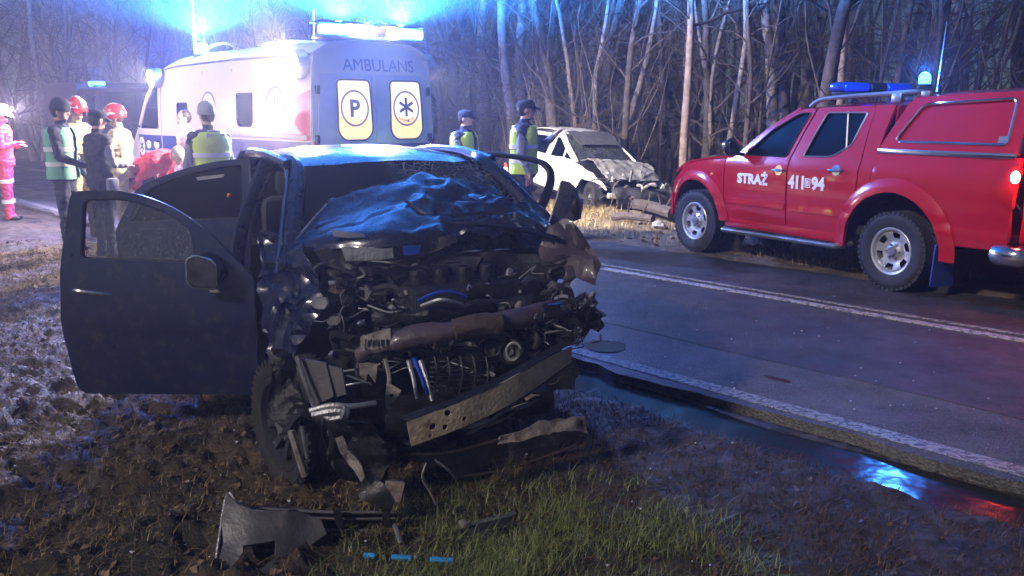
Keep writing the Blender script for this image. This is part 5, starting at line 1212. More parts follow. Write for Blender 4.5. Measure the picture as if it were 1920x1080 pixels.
    # alternator and pulleys
    def drum(x, y, D, r, w, nm, mt, tilt=-15, yaw=0):
        M = Matrix.Translation(px(x, y, D)) @ Mi.to_3x3().to_4x4() @ rot('Z', yaw) @ rot('X', 90 + tilt)
        m = MB(); m.lathe([(.0001, w / 2), (r * .3, w / 2), (r * .32, w * .3), (r * .75, w * .34), (r * .8, w * .5), (r, w * .42), (r, w * .1), (r * .9, 0), (r, -w * .1), (r, -w * .5), (.0001, -w * .5)], 22, M); return m.obj(nm, mt, Wk)
    drum(963, 660, 4.06, .058, .10, 'alternator', MATS['engine_dark'], yaw=-20); drum(925, 655, 4.08, .042, .08, 'pulley', MATS['engine_dark']); drum(1000, 640, 4.16, .05, .08, 'pump', MATS['engine_dark'], yaw=-30); drum(1035, 655, 4.2, .04, .06, 'pulley', MATS['engine_dark'], yaw=20)
    m = MB(); c = px(963, 660, 4.0); rg = [c + Mi.to_3x3() @ V(.033 * math.cos(q), .01, .042 * math.sin(q)) for q in np.linspace(0, 6.283, 18, endpoint=False)]; m.tube(rg, .006, 6, closed=True); m.obj('alternator_ring', MATS['wire_grey'], Wk)
    # bumper beam torn off on one side
    A_, B_ = at(768, 815, 3.48), at(1070, 662, 4.05); ax = (B_ - A_); Lb = ax.length; ax.normalize(); up = V(0, 0, 1); up = (up - ax * up.dot(ax)).normalized(); nb = ax.cross(up)
    if nb.y > 0: nb = -nb
    def BF(off=0., bow=.06):
        def f(u, v): return w2(A_ + ax * u + up * (v * (1 + .12 * math.sin(u * 3))) + nb * (off + bow * math.sin(math.pi * u / Lb) - .35 * v * v) + noise.noise_vector(V(u * 5, v * 8, 1)) * .008)
        return f
    hl = [arc(.10, -.005, .014, 0, 360, 10)[:-1], arc(.15, -.025, .012, 0, 360, 10)[:-1], arc(.17, .03, .014, 0, 360, 10)[:-1], arc(.085, -.04, .008, 0, 360, 8)[:-1], arc(.24, -.02, .011, 0, 360, 8)[:-1]]
    m = MB(); m.sheet(rpoly([(0, -.058), (Lb, -.040), (Lb + .02, .03), (Lb * .6, .050), (0, .055)], .006, 2), BF(), .03, .004, hl, False); bb = m.obj('bumper_beam', MATS['bare_metal'], Wk)
    for v0, sgn, nm in ((.054, 1, 'upper_flange'), (-.057, -1, 'lower_flange')):
        m = MB(); m.patch([[BF(-.0 - d_)(u, v0 * (1 - .25 * u / Lb)) for u in np.linspace(.0, Lb, 9)] for d_ in (.0, .03, .06)], 2, 2, .004, flip=sgn > 0); m.obj(nm, MATS['engine_dark'], bb)
    # shredded crash foam below it
    rs = random.Random(4)
    for k in range(16):
        f = rs.uniform(.22, .72); y0 = rs.uniform(.075, .15); p = A_ + ax * (Lb * f) - V(0, 0, y0) + V(0, rs.uniform(0, .06), 0); l = rs.uniform(.08, .22); d_ = ax * l + V(0, 0, rs.uniform(-.03, .03))
        m = MB(); m.tube([w2(p), w2(p + d_ * .5 + V(0, 0, rs.uniform(-.012, .012))), w2(p + d_)], [rs.uniform(.006, .012), .012, .004], 5, sy=.5); m.obj('foam_strip', MATS['shredded'], Wk)
    # torn lower bumper skin
    m = psheet([(772, 852), (850, 846), (960, 820), (1040, 796), (1090, 788), (1106, 806), (1085, 840), (1020, 862), (940, 886), (860, 898), (820, 872)], lambda x, y: 3.72 + .72 * (x - 772) / 330 - .0012 * (y - 850), amp=.03, thk=.006, freq=5); lb = m.obj('lower_bumper_skin', MATS['plastic_trim'], Wk)
    m = MB(); m.tube(path((770, 852, 3.68), (840, 850, 3.80), (930, 826, 4.0), (985, 812, 4.1), (1050, 792, 4.25), (1100, 796, 4.35)), .009, 6); m.tube(path((850, 896, 3.85), (930, 884, 3.98), (1020, 858, 4.15), (1080, 835, 4.28)), .008, 6); m.obj('skin_lip', MATS['bare_brown'], lb)
    m = MB(); m.patch([[px(940, 818, 4.02), px(985, 802, 4.1), px(1040, 788, 4.2), px(1095, 786, 4.32)], [px(930, 836, 4.0), px(990, 826, 4.08), px(1050, 810, 4.18), px(1100, 815, 4.3)]], 6, 5, .006, amp=.03, freq=9); m.obj('torn_edge', MATS['shredded'], lb)
    m = MB(); m.tube(path((800, 868, 3.6), (792, 895, 3.58), (805, 920, 3.56), (818, 945, 3.55), n=4), .006, 5); m.tube(path((815, 862, 3.66), (840, 880, 3.66), (856, 898, 3.7)), .006, 5); m.obj('hanging_wire', MATS['plastic_grey'], Wk)
    # rusty stub at far right of the beam
    m = psheet([(1040, 690), (1078, 668), (1090, 700), (1075, 735), (1030, 740), (1015, 715)], lambda x, y: 4.45, amp=.03, thk=.01, freq=8); m.obj('crumpled_rail', MATS['shredded'], Wk)
    # front wheel knocked askew, strut, rods
    w_ = wheel(Wk, (-.30, -.78, .30), .30, .20, .21, -1, 'alloy', 'alloy_dark', rz=R(14), ry=R(4))
    m = MB(); m.tube([px(545, 808, 3.44), px(572, 892, 3.44)], [.014, .016], 7); m.obj('control_arm', MATS['pale_plastic'], Wk)
    m = MB(); m.tube([px(566, 800, 3.44), px(576, 858, 3.44)], .008, 6); m.obj('brake_line', MATS['alloy'], Wk)
    m = MB(); m.tube([px(530, 700, 4.0), px(556, 800, 3.8)], [.045, .03], 9); m.tube([px(545, 760, 3.85), px(556, 800, 3.8)], .045, 10); m.obj('suspension_strut', MATS['engine_dark'], Wk)
    m = psheet([(608, 800), (640, 780), (700, 790), (740, 830), (735, 900), (690, 930), (650, 900), (620, 860)], lambda x, y: 3.62, amp=.06, thk=.01, freq=7, res=9); m.obj('wheel_liner', MATS['engine_dark'], Wk, ang=25)
    m = psheet([(626, 822), (640, 820), (652, 845), (668, 862), (684, 892), (676, 900), (655, 880), (640, 850)], lambda x, y: 3.40, amp=.02, thk=.012, freq=12, res=8); m.obj('torn_strap', MATS['pale_plastic'], Wk)
    m = psheet([(668, 880), (690, 880), (720, 900), (745, 940), (738, 962), (700, 942), (676, 925)], lambda x, y: 3.42, amp=.03, thk=.01, freq=8); m.obj('arch_scrap', MATS['plastic_trim'], Wk)
    m = psheet([(700, 890), (735, 893), (756, 908), (750, 945), (722, 930)], lambda x, y: 3.62, amp=.03, thk=.03, freq=9); m.obj('insulation_wad', MATS['shredded'], Wk)
    # --- torn far wing standing up on the right
    m = psheet([(1052, 338), (1066, 342), (1080, 356), (1090, 384), (1086, 410), (1066, 420), (1040, 436), (1020, 442), (1034, 405), (1044, 372)], lambda x, y: 4.86 - .08 * (x - 1020) / 70, amp=.012, thk=.008, res=10); fw = m.obj('torn_wing_tip', DP, Wk)
    m = MB(); m.tube(path((1052, 340, 4.84), (1044, 372, 4.84), (1034, 405, 4.84), (1018, 442, 4.85)), .007, 5); m.obj('wing_tip_edge', MATS['grey_metal'], fw)
    m = MB(); m.ell(px(1082, 388, 4.80), (.02, .035, .055)); m.obj('mirror_stump', MATS['black_plastic'], fw)
    m = psheet([(1036, 432), (1068, 412), (1098, 440), (1112, 480), (1131, 500), (1118, 534), (1090, 530), (1072, 545), (1050, 528), (1022, 520), (1020, 470)], lambda x, y: 4.72 - .15 * (y - 410) / 130, amp=.06, thk=.006, freq=6, seed=3, res=9); m.obj('torn_wing', MATS['scuffed_paint'], Wk, ang=25)
    m = psheet([(1030, 525), (1075, 540), (1085, 565), (1060, 590), (1020, 580), (1005, 550)], lambda x, y: 4.55, amp=.05, thk=.006, freq=9, seed=5, res=10); m.obj('wing_shred', MATS['alloy'], Wk, ang=25)
    # --- wiring and loose bits
    rs = random.Random(12)
    for k, (cx, cy, ww, hh, D, mt) in enumerate(((1050, 590, 52, 40, 4.42, 'engine_dark'), (1088, 600, 34, 34, 4.36, 'black_plastic'), (1020, 610, 45, 40, 4.36, 'engine_dark'), (1100, 575, 26, 26, 4.40, 'alloy'), (1010, 560, 40, 34, 4.46, 'plastic_trim'), (1112, 598, 18, 22, 4.33, 'engine_dark'), (1060, 625, 40, 26, 4.32, 'alloy'))):
        pts = [(cx + ww * rs.uniform(.65, 1.05) * math.cos(q), cy + hh * rs.uniform(.65, 1.05) * math.sin(q)) for q in np.linspace(0, 6.283, 11, endpoint=False)]
        m = psheet(pts, lambda x, y, D=D: D, thk=.03, res=8, amp=.05, freq=9, seed=k); m.obj('crushed_lamp_unit', MATS[mt], Wk, ang=25)
    for k in range(34):
        x0 = rs.uniform(985, 1120); y0 = rs.uniform(545, 645); D = 4.15 + rs.uniform(-.05, .25); pts = [(x0, y0, D)]
        for j in range(4): x0 += rs.gauss(0, 13); y0 += rs.gauss(2, 11); pts.append((min(max(x0, 975), 1126), min(max(y0, 540), 655), D + rs.gauss(0, .05)))
        m = MB(); m.tube(path(*pts, n=6), rs.choice([.003, .004, .005, .008]), 5); m.obj('loose_wire', MATS[rs.choice(['hose_black', 'hose_black', 'wire_grey', 'engine_dark'])], Wk)
    for k in range(60):
        x0 = rs.uniform(640, 1080); y0 = rs.uniform(490, 720); D = 4.30 - .0019 * (y0 - 500) - .06 + (x0 - 620) * .0005; pts = [(x0, y0, D)]
        for j in range(4): x0 += rs.gauss(0, 24); y0 += rs.gauss(0, 12); pts.append((min(max(x0, 590), 1090), min(max(y0, 485), 730), D + rs.gauss(0, .04)))
        m = MB(); m.tube(path(*pts, n=5), rs.choice([.0025, .0035, .005]), 5); m.obj('loose_wire', MATS[rs.choice(['hose_black', 'hose_black', 'wire_grey', 'engine_dark', 'alloy'])], Wk)
    for k in range(30):
        x0 = rs.uniform(620, 1060); y0 = rs.uniform(495, 680); D = 4.38 - .0017 * (y0 - 500) - .05 + (x0 - 620) * .0004; pts = [(x0, y0, D)]
        for j in range(3): x0 += rs.gauss(0, 32); y0 += rs.gauss(0, 15); pts.append((min(max(x0, 590), 1080), min(max(y0, 490), 690), D + rs.gauss(0, .03)))
        m = MB(); m.tube(path(*pts, n=4), rs.choice([.006, .010, .014, .02]), 7); m.obj('hose', MATS[rs.choice(['hose_black', 'hose_black', 'engine_dark', 'plastic_trim'])], Wk)
    for k in range(80):
        x0 = rs.uniform(590, 1070); y0 = rs.uniform(500, 700); D = 4.34 - .0017 * (y0 - 500) + (x0 - 620) * .0004 + rs.uniform(-.06, .06); w = rs.uniform(8, 26); h = rs.uniform(6, 20)
        pts = [(x0 + w * rs.uniform(.5, 1) * math.cos(q), y0 + h * rs.uniform(.5, 1) * math.sin(q)) for q in np.linspace(0, 6.283, 6, endpoint=False)]
        sl = rs.uniform(-.004, .004); m = psheet(pts, lambda x, y, D=D, sl=sl, x0=x0: D + sl * (x - x0), thk=rs.uniform(.004, .02), res=9, amp=.006); m.obj('metal_scrap', MATS[rs.choice(['engine_dark', 'engine_dark', 'alloy', 'plastic_trim', 'black_plastic', 'bare_brown'])], Wk, ang=25)
    for k in range(26):
        p = px(rs.uniform(600, 1060), rs.uniform(500, 700), 4.18); M = Matrix.Translation(p) @ Matrix.Rotation(rs.uniform(0, 6), 4, V(rs.gauss(0, 1), rs.gauss(0, 1), rs.gauss(0, 1)))
        m = MB(); r = rs.uniform(.008, .022); m.lathe([(.0001, r * 1.2), (r * .8, r * 1.2), (r, r * .6), (r, -r), (.0001, -r)], 9, M); m.obj('fitting', MATS[rs.choice(['alloy', 'engine_dark', 'chrome', 'pale_plastic'])], Wk)
    m = MB(); m.box((-.42, 0, .30), (.75, .9, .14), None, .05); m.box((-.5, .40, .50), (.5, .2, .3), None, .08); m.box((-.45, -.42, .50), (.5, .2, .3), None, .08); m.obj('subframe', MATS['engine_dark'], Wk)
    m = psheet([(500, 660), (548, 655), (590, 700), (604, 760), (596, 800), (566, 790), (540, 815), (512, 780), (498, 720)], lambda x, y: 3.78 - .0012 * (y - 660), amp=.06, thk=.008, freq=7., res=9, seed=9); m.obj('torn_wing_liner', MATS['engine_dark'], Wk, ang=25)
    for o in list(Wk.children):
        if o.name.split('.')[0] in ('roof', 'windscreen_pillar', 'roof_side_rail', 'windscreen', 'center_pillar', 'rear_pillar'): o.location.y = .07
    # --- debris lying apart on the ground
    def debris(name, label, cat, c):
        return thing(name, label, cat, c)
    g0 = gnd(560, 1040); g0.z = 0
    D1 = thing('bumper_cover', 'torn dark bumper corner with a square cut-out standing on the mud', 'bumper', g0)
    k0 = Mi.inverted()
    def off(mb, o): mb.v = [k0 @ v - o for v in mb.v]; return mb
    dd = lambda x, y: 3.36 - .0016 * (y - 928) + .0004 * (x - 420) - .05 * math.sin(max(0, min(1, (x - 400) / 180)) * math.pi)
    m = psheet([(426, 926), (446, 944), (480, 958), (560, 962), (600, 975), (612, 1000), (575, 1030), (530, 1066), (494, 1090), (400, 1090), (410, 1010)], dd, [rpoly([(458, 1020), (520, 1015), (518, 1046), (490, 1066), (460, 1064)], 5, 3)], thk=.012, amp=.012, res=10); off(m, g0).obj('corner_flap', MATS['plastic_grey'], D1)
    m = MB(); m.tube(path((400, 1088, 3.09), (411, 1010, 3.21), (426, 926, 3.355), (446, 944, 3.33), (480, 958, 3.32), (560, 962, 3.35), n=4), .006, 5); off(m, g0).obj('flap_highlight', MATS['alloy'], D1)  # bright tube added as the highlight along the flap's edge
    m = psheet([(470, 952), (600, 962), (700, 964), (748, 962), (752, 990), (660, 992), (560, 990), (480, 985)], lambda x, y: 3.42 + .0003 * (x - 470), thk=.02, amp=.012, res=12); off(m, g0).obj('bumper_arm', MATS['plastic_trim'], D1)
    for y_, r_ in ((954, .008), (966, .006), (988, .008)):
        m = MB(); m.tube(path((476, y_ - 2, 3.40), (560, y_ + 4, 3.42), (650, y_ + 7, 3.44), (742, y_ + 6, 3.47), n=5), r_, 5); off(m, g0).obj('bumper_rib', MATS['plastic_grey'], D1)
    for x in (540, 625, 715):
        m = psheet([(x, 958), (x + 12, 958), (x + 20, 990), (x + 4, 990)], lambda a, b: 3.39, thk=.015); off(m, g0).obj('clip_tab', MATS['black_plastic'], D1)
    g1 = gnd(800, 1050); g1.z = 0
    D2 = thing('grille_strip', 'long curved plastic trim with painted blue glints lying on the grass', 'trim', g1)
    m = MB(); m.tube(path((650, 1050, 3.24), (720, 1030, 3.32), (820, 1000, 3.45), (900, 978, 3.55), (965, 962, 3.64), n=6), .014, 7, sy=.5); off(m, g1).obj('trim_rail', MATS['alloy'], D2)
    m = psheet([(640, 1056), (720, 1036), (820, 1006), (900, 984), (960, 968), (930, 1000), (860, 1040), (780, 1075), (700, 1085), (640, 1082)], lambda x, y: 3.27 - .0022 * (y - 1050) + .0002 * (x - 640), thk=.01, amp=.012, res=14); off(m, g1).obj('trim_skin', MATS['plastic_trim'], D2)
    for a, b in ((682, 702), (734, 770), (806, 850)):
        m = MB(); m.tube([px(a, 1041 + (a - 680) * .06, 3.20), px(b, 1041 + (b - 680) * .06, 3.20)], .0105, 6); off(m, g1).obj('glint_segment', MATS['blue_glint'], D2)  # blue beacon reflections built as solid coloured pieces
    for a in (720, 780):
        m = MB(); m.ell(px(a, 1044, 3.20), (.010, .010, .008)); off(m, g1).obj('trim_stud', MATS['pale_plastic'], D2)
    m = MB(); m.box(px(870, 982, 3.44), (.05, .03, .02), None, .005); off(m, g1).obj('trim_clip', MATS['pale_plastic'], D2)
    m = MB(); m.tube([px(740, 985, 3.38), px(752, 1020, 3.30)], .010, 6); off(m, g1).obj('trim_peg', MATS['alloy'], D2)
    return Wk
mat('plastic_grey', (.085, .08, .085), .45, var=.3, bump=.2, bscale=70, dirt=(.20, .17, .16), dirt_amt=.25, dscale=12)
mat('bare_brown', (.10, .07, .055), .5, metal=.3, var=.35, bump=.3, bscale=50, dirt=(.06, .05, .05), dirt_amt=.3, dscale=9)
mat('alloy_dark', (.09, .09, .10), .4, metal=.7, var=.3, dirt=(.04, .035, .03), dirt_amt=.5, dscale=8)
mat('amber_glint', (.9, .25, .03), .3, var=.05, coat=.6)  # orange reflection put into the colour
# ------------------------------------------------------------------ white wreck on the far verge
mat('scraped_white', (.40, .39, .38), .5, var=.3, dirt=(.05, .045, .04), dirt_amt=.9, dscale=6)
def build_white():
    q = gnd(1092, 396); a = math.atan2(-.85, .52); O = q + V(math.cos(a) * -.0, 0, 0)
    lf = V(-math.sin(a), math.cos(a), 0); O = q + lf * .80
    Wt = thing('wrecked_car', 'white hatchback with crushed nose and torn roof on the far verge', 'car', (O.x, O.y, gz(O.x, O.y) - .10), a)
    Wt.rotation_euler = (R(-2), R(5), a); Wt.scale = (.86, .86, .86)
    WP = MATS['white_paint']
    def Y(z): return float(np.interp(z, [.2, .4, .75, .95, 1.2, 1.5], [.78, .82, .84, .82, .70, .58]))
    for sd in (1, -1):
        S = lambda x, z, o=0., sd=sd: V(x, sd * (Y(z) + o), z)
        fl = sd > 0
        dr = rpoly([(-.55, .25), (-1.55, .25), (-1.58, .92), (-1.62, 1.42), (-1.42, 1.43), (-1.05, 1.20), (-.60, .93)], .04)
        h1 = rpoly([(-1.05, .98), (-1.52, .96), (-1.555, 1.36), (-1.42, 1.36), (-1.10, 1.16)], .03); h2 = rpoly([(-.70, .965), (-1.01, .98), (-1.03, 1.12)], .02)
        m = MB(); m.sheet(dr, S, .07, .04, [h1, h2], fl); d = m.obj('front_door', WP, Wt)
        for h in (h1, h2):
            m = MB(); m.sheet(h, lambda x, z: S(x, z, -.015), .1, .005, (), fl); m.obj('window_glass', MATS['tinted_glass'], d)
        m = MB(); m.tube([S(-1.46, .84, .0), S(-1.42, .84, .03), S(-1.32, .84, .0)], .012, 6); m.obj('door_handle', MATS['black_plastic'], d)
        rq = [(-1.58, .25), (-1.60, .92), (-1.64, 1.42), (-2.6, 1.40), (-3.0, 1.05), (-3.15, .9), (-3.15, .35), (-2.86, .30)] + arc(-2.48, .31, .36, 0, 176, 14)
        h3 = rpoly([(-1.70, .97), (-2.45, 1.0), (-2.45, 1.33), (-1.72, 1.36)], .05)
        m = MB(); m.sheet(rq, S, .09, .04, [h3], fl); r = m.obj('rear_quarter', WP, Wt)
        m = MB(); m.sheet(h3, lambda x, z: S(x, z, -.015), .12, .005, (), fl); m.obj('window_glass', MATS['tinted_glass'], r)
        m = MB(); m.patch([[S(x, z, o) for x, z, o in r_] for r_ in (((-.54, .92, .0), (-.2, .86, .02), (.15, .76, -.02), (.5, .58, -.08)), ((-.54, .68, .0), (-.36, .70, .02), (.05, .70, -.03), (.45, .50, -.1)), ((-.54, .30, .0), (-.42, .45, .02), (-.30, .62, -.03), (.30, .60, -.08)))], 5, 5, .008, amp=.05, freq=5, seed=sd, flip=fl); m.obj('crumpled_wing', WP, Wt)
        wheel(Wt, (.0, sd * .70, .30), .30, .20, .19, sd, 'plain', 'alloy_dark', rz=R(-14)); wheel(Wt, (-2.48, sd * .70, .30), .30, .20, .19, sd, 'plain')
        m = MB(); m.tube(smoothpath([(-.55, sd * .78, .95), (-1.05, sd * .68, 1.24), (-1.42, sd * .58, 1.45), (-1.62, sd * .58, 1.46)], 4), .035, 7); m.obj('windscreen_pillar', WP, Wt)
    m = MB(); m.patch([[V(x, y_ * k, z + .02 * (1 - k * k)) for k in (-1, -.5, 0, .5, 1)] for x, z, y_ in ((-1.38, 1.44, .56), (-1.8, 1.50, .60), (-2.3, 1.48, .60), (-2.75, 1.38, .55))], 5, 5, .012, amp=.035, freq=5); m.obj('roof', WP, Wt)
    m = MB(); m.patch([[V(x + .06 * (1 - k * k), y_ * k, z) for k in (-1, -.5, 0, .5, 1)] for x, z, y_ in ((-.50, .92, .70), (-.92, 1.20, .64), (-1.36, 1.43, .54))], 5, 5, .006, amp=.03, freq=6); m.obj('windscreen', MATS['cracked_glass'], Wt)
    m = MB(); m.patch([[V(-2.78 - .05 * (1 - k * k), .55 * k, 1.37) for k in (-1, 0, 1)], [V(-3.1 - .05 * (1 - k * k), .66 * k, 1.0) for k in (-1, 0, 1)], [V(-3.22, .76 * k, .7) for k in (-1, 0, 1)], [V(-3.18, .74 * k, .32) for k in (-1, 0, 1)]], 5, 4, .02); m.obj('tailgate', WP, Wt)
    m = MB(); m.patch([[V(-.52, .72 * k, .95) for k in (-1, -.5, 0, .5, 1)], [V(-.15, .74 * k, 1.0 - .05 * k) for k in (-1, -.5, 0, .5, 1)], [V(.16, .72 * k, .86) for k in (-1, -.5, 0, .5, 1)], [V(.42, .66 * k, .70) for k in (-1, -.5, 0, .5, 1)]], 6, 6, .008, amp=.06, freq=6.5, seed=4); m.obj('hood', MATS['scraped_white'], Wt, ang=25)
    m = MB(); m.patch([[V(-1.34, .56 * k, 1.50) for k in (-1, 0, 1)], [V(-1.10, .56 * k, 1.40) for k in (-1, 0, 1)], [V(-.85, .5 * k, 1.27) for k in (-1, 0, 1)]], 6, 6, .01, amp=.03, freq=6, seed=8); m.obj('peeled_roof_skin', MATS['plastic_grey'], Wt)
    m = MB(); m.box((-1.6, 0, .25), (3.0, 1.5, .08)); m.box((-.5, 0, .6), (.1, 1.4, .6)); m.obj('floor_pan', MATS['dark_interior'], Wt)
    m = MB(); m.box((.12, 0, .52), (.5, .7, .36), None, .05); m.obj('engine_block', MATS['engine_dark'], Wt)
    rs = random.Random(3)
    for k in range(44):
        p = V(rs.uniform(.2, .85), rs.uniform(-.75, .7), rs.uniform(.2, .72)); e = V(rs.gauss(0, .15), rs.gauss(0, .2), rs.gauss(0, .12)); m = MB(); m.tube(smoothpath([p, p + e * .6 + V(0, 0, .05), p + e], 3), rs.choice([.008, .015, .03]), 6)
        m.obj('torn_bracket', MATS[rs.choice(['alloy', 'engine_dark', 'shredded', 'plastic_grey', 'pale_plastic'])], Wt)
    m = MB(); m.box((.70, -.1, .42), (.08, 1.2, .11), rot('Z', -8), .02); m.obj('bumper_beam', MATS['bare_metal'], Wt)
    m = MB(); m.patch([[V(.70, -.75 + .5 * k, .55 + .05 * (k % 2)) for k in range(4)], [V(.85, -.75 + .5 * k, .35) for k in range(4)], [V(.78, -.7 + .5 * k, .15) for k in range(4)]], 5, 5, .01, amp=.08, freq=5); m.obj('bumper_skin', MATS['plastic_grey'], Wt)
    for y in (.35, -.35):
        m = MB(); m.box((-1.35, y, .48), (.5, .48, .2), None, .06); m.box((-1.62, y, .86), (.15, .46, .62), None, .06); m.box((-1.66, y, 1.24), (.1, .25, .15), None, .04); m.obj('seat', MATS['seat_cloth'], Wt)
    return Wt
# ------------------------------------------------------------------ fire engine, far down the road
def build_engine():
    q = at(212, 150, 30.0); a = math.atan2(-RD[1], -RD[0])
    Fe = thing('fire_engine', 'dim fire engine with a blue beacon standing far down the road', 'fire engine', (q.x + .3, 30.0, .004), a)
    rd = MATS['shaded_red']
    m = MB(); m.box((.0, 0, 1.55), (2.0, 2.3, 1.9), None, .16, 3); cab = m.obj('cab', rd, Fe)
    m = MB(); m.sheet(rpoly([(-1.0, 1.45), (1.0, 1.45), (.95, 2.35), (-.95, 2.35)], .08), lambda y, z: V(1.008, y, z), .2, .006); m.obj('windscreen', MATS['tinted_glass'], cab)
    for s in (1, -1):
        m = MB(); m.sheet(rpoly([(-.1, 1.5), (.85, 1.5), (.8, 2.3), (-.1, 2.3)], .08), lambda x, z: V(x, s * 1.158, z), .2, .006); m.obj('cab_window', MATS['tinted_glass'], cab)
        m = MB(); m.tube(smoothpath([(.9, s * 1.15, 2.2), (1.15, s * 1.35, 2.15), (1.15, s * 1.38, 1.7)], 3), .025, 6); m.box((1.14, s * 1.38, 1.75), (.08, .2, .42), None, .03); m.obj('wing_mirror', MATS['black_plastic'], Fe)
        m = MB(); m.lathe([(.0001, .03), (.12, .025), (.13, 0)], 18, T(1.01, s * .85, .95) @ rot('Y', 90)); m.obj('headlight', MATS['clear_lens'], Fe)
        for x in (.3, -3.6): wheel(Fe, (x, s * 1.0, .48), .48, .28, .28, s, 'plain')
        m = MB(); m.box((.15, s * .85, 2.60), (.35, .45, .16), None, .06); b_ = m.obj('beacon', MATS['blue_lamp'] if s < 0 else MATS['blue_lens'], Fe)
    m = MB(); m.box((.1, 0, 2.53), (.5, 2.0, .06), None, .02); m.obj('light_bar', MATS['black_plastic'], Fe)
    m = MB(); m.box((1.06, 0, .62), (.25, 2.3, .42), None, .08); m.obj('front_bumper', MATS['white_paint'], Fe)
    m = MB()
    for k in range(4): m.box((1.012, 0, 1.0 + k * .09), (.02, 1.2, .05), None, .008)
    m.obj('grille', MATS['black_plastic'], Fe)
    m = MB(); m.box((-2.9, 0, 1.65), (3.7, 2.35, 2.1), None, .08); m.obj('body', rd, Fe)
    for k in range(3):
        m = MB(); m.box((-1.7 - k * 1.15, 1.18, 1.55), (1.0, .03, 1.4), None, .01); m.obj('locker_shutter', MATS['grey_metal'], Fe)
    m = MB(); m.box((-1.8, 0, .6), (6.0, 1.0, .25)); m.obj('chassis', MATS['dark_interior'], Fe)
    lamp('beacon_light', (.30, -.85, 2.95), Fe, 40, (.04, .22, 1.), .02)
# ------------------------------------------------------------------ traffic cone seen past the far door
def build_cone():
    q = at(948, 330, 16.5); c = thing('traffic_cone', 'tall white and red traffic cone in front of the policemen', 'cone', (q.x, 16.5, gz(q.x, 16.5)))
    m = MB(); m.box((0, 0, .02), (.42, .42, .04), None, .015); m.obj('base', MATS['black_plastic'], c)
    zs = [.04, .22, .42, .60, .78, .86]; rr = lambda z: .17 - .15 * z / .86
    for i in range(5):
        m = MB(); e = .0; m.lathe([(rr(zs[i]), zs[i]), (rr(zs[i + 1]), zs[i + 1])] + ([(.0001, zs[i + 1])] if i == 4 else []), 20); m.obj('sleeve_band', MATS['helmet_red'] if i % 2 == 0 else MATS['reflective'], c)
# ------------------------------------------------------------------ people
def capsule(m, p0, p1, r0, r1, n=10, flat=1.0):
    p0 = Vector(p0); p1 = Vector(p1); d = p1 - p0; L = d.length
    if L < 1e-6: return
    u = d / L; P = []; rr = []
    for k in range(4): q = math.pi / 2 * (1 - k / 4); P.append(p0 - u * (r0 * math.sin(q))); rr.append(max(1e-4, r0 * math.cos(q)))
    P += [p0, p1]; rr += [r0, r1]
    for k in range(1, 5): q = math.pi / 2 * k / 4; P.append(p1 + u * (r1 * math.sin(q))); rr.append(max(1e-4, r1 * math.cos(q)))
    m.tube(P, rr, n, True)
def remesh(mb, voxel, name):
    me = bpy.data.meshes.new(name); me.from_pydata([tuple(v) for v in mb.v], [], mb.f); o = bpy.data.objects.new(name, me); COL.objects.link(o)
    md = o.modifiers.new('r', 'REMESH'); md.mode = 'VOXEL'; md.voxel_size = voxel; md.use_smooth_shade = True
    sm = o.modifiers.new('s', 'SMOOTH'); sm.factor = .5; sm.iterations = 3
    dg = bpy.context.evaluated_depsgraph_get(); out = bpy.data.meshes.new_from_object(o.evaluated_get(dg))
    bpy.data.objects.remove(o); bpy.data.meshes.remove(me); out.name = name; return out
TORSO = [(.86, .135, .175), (.94, .14, .185), (1.04, .125, .165), (1.16, .125, .170), (1.28, .135, .190), (1.38, .135, .200), (1.45, .115, .185), (1.50, .08, .12)]
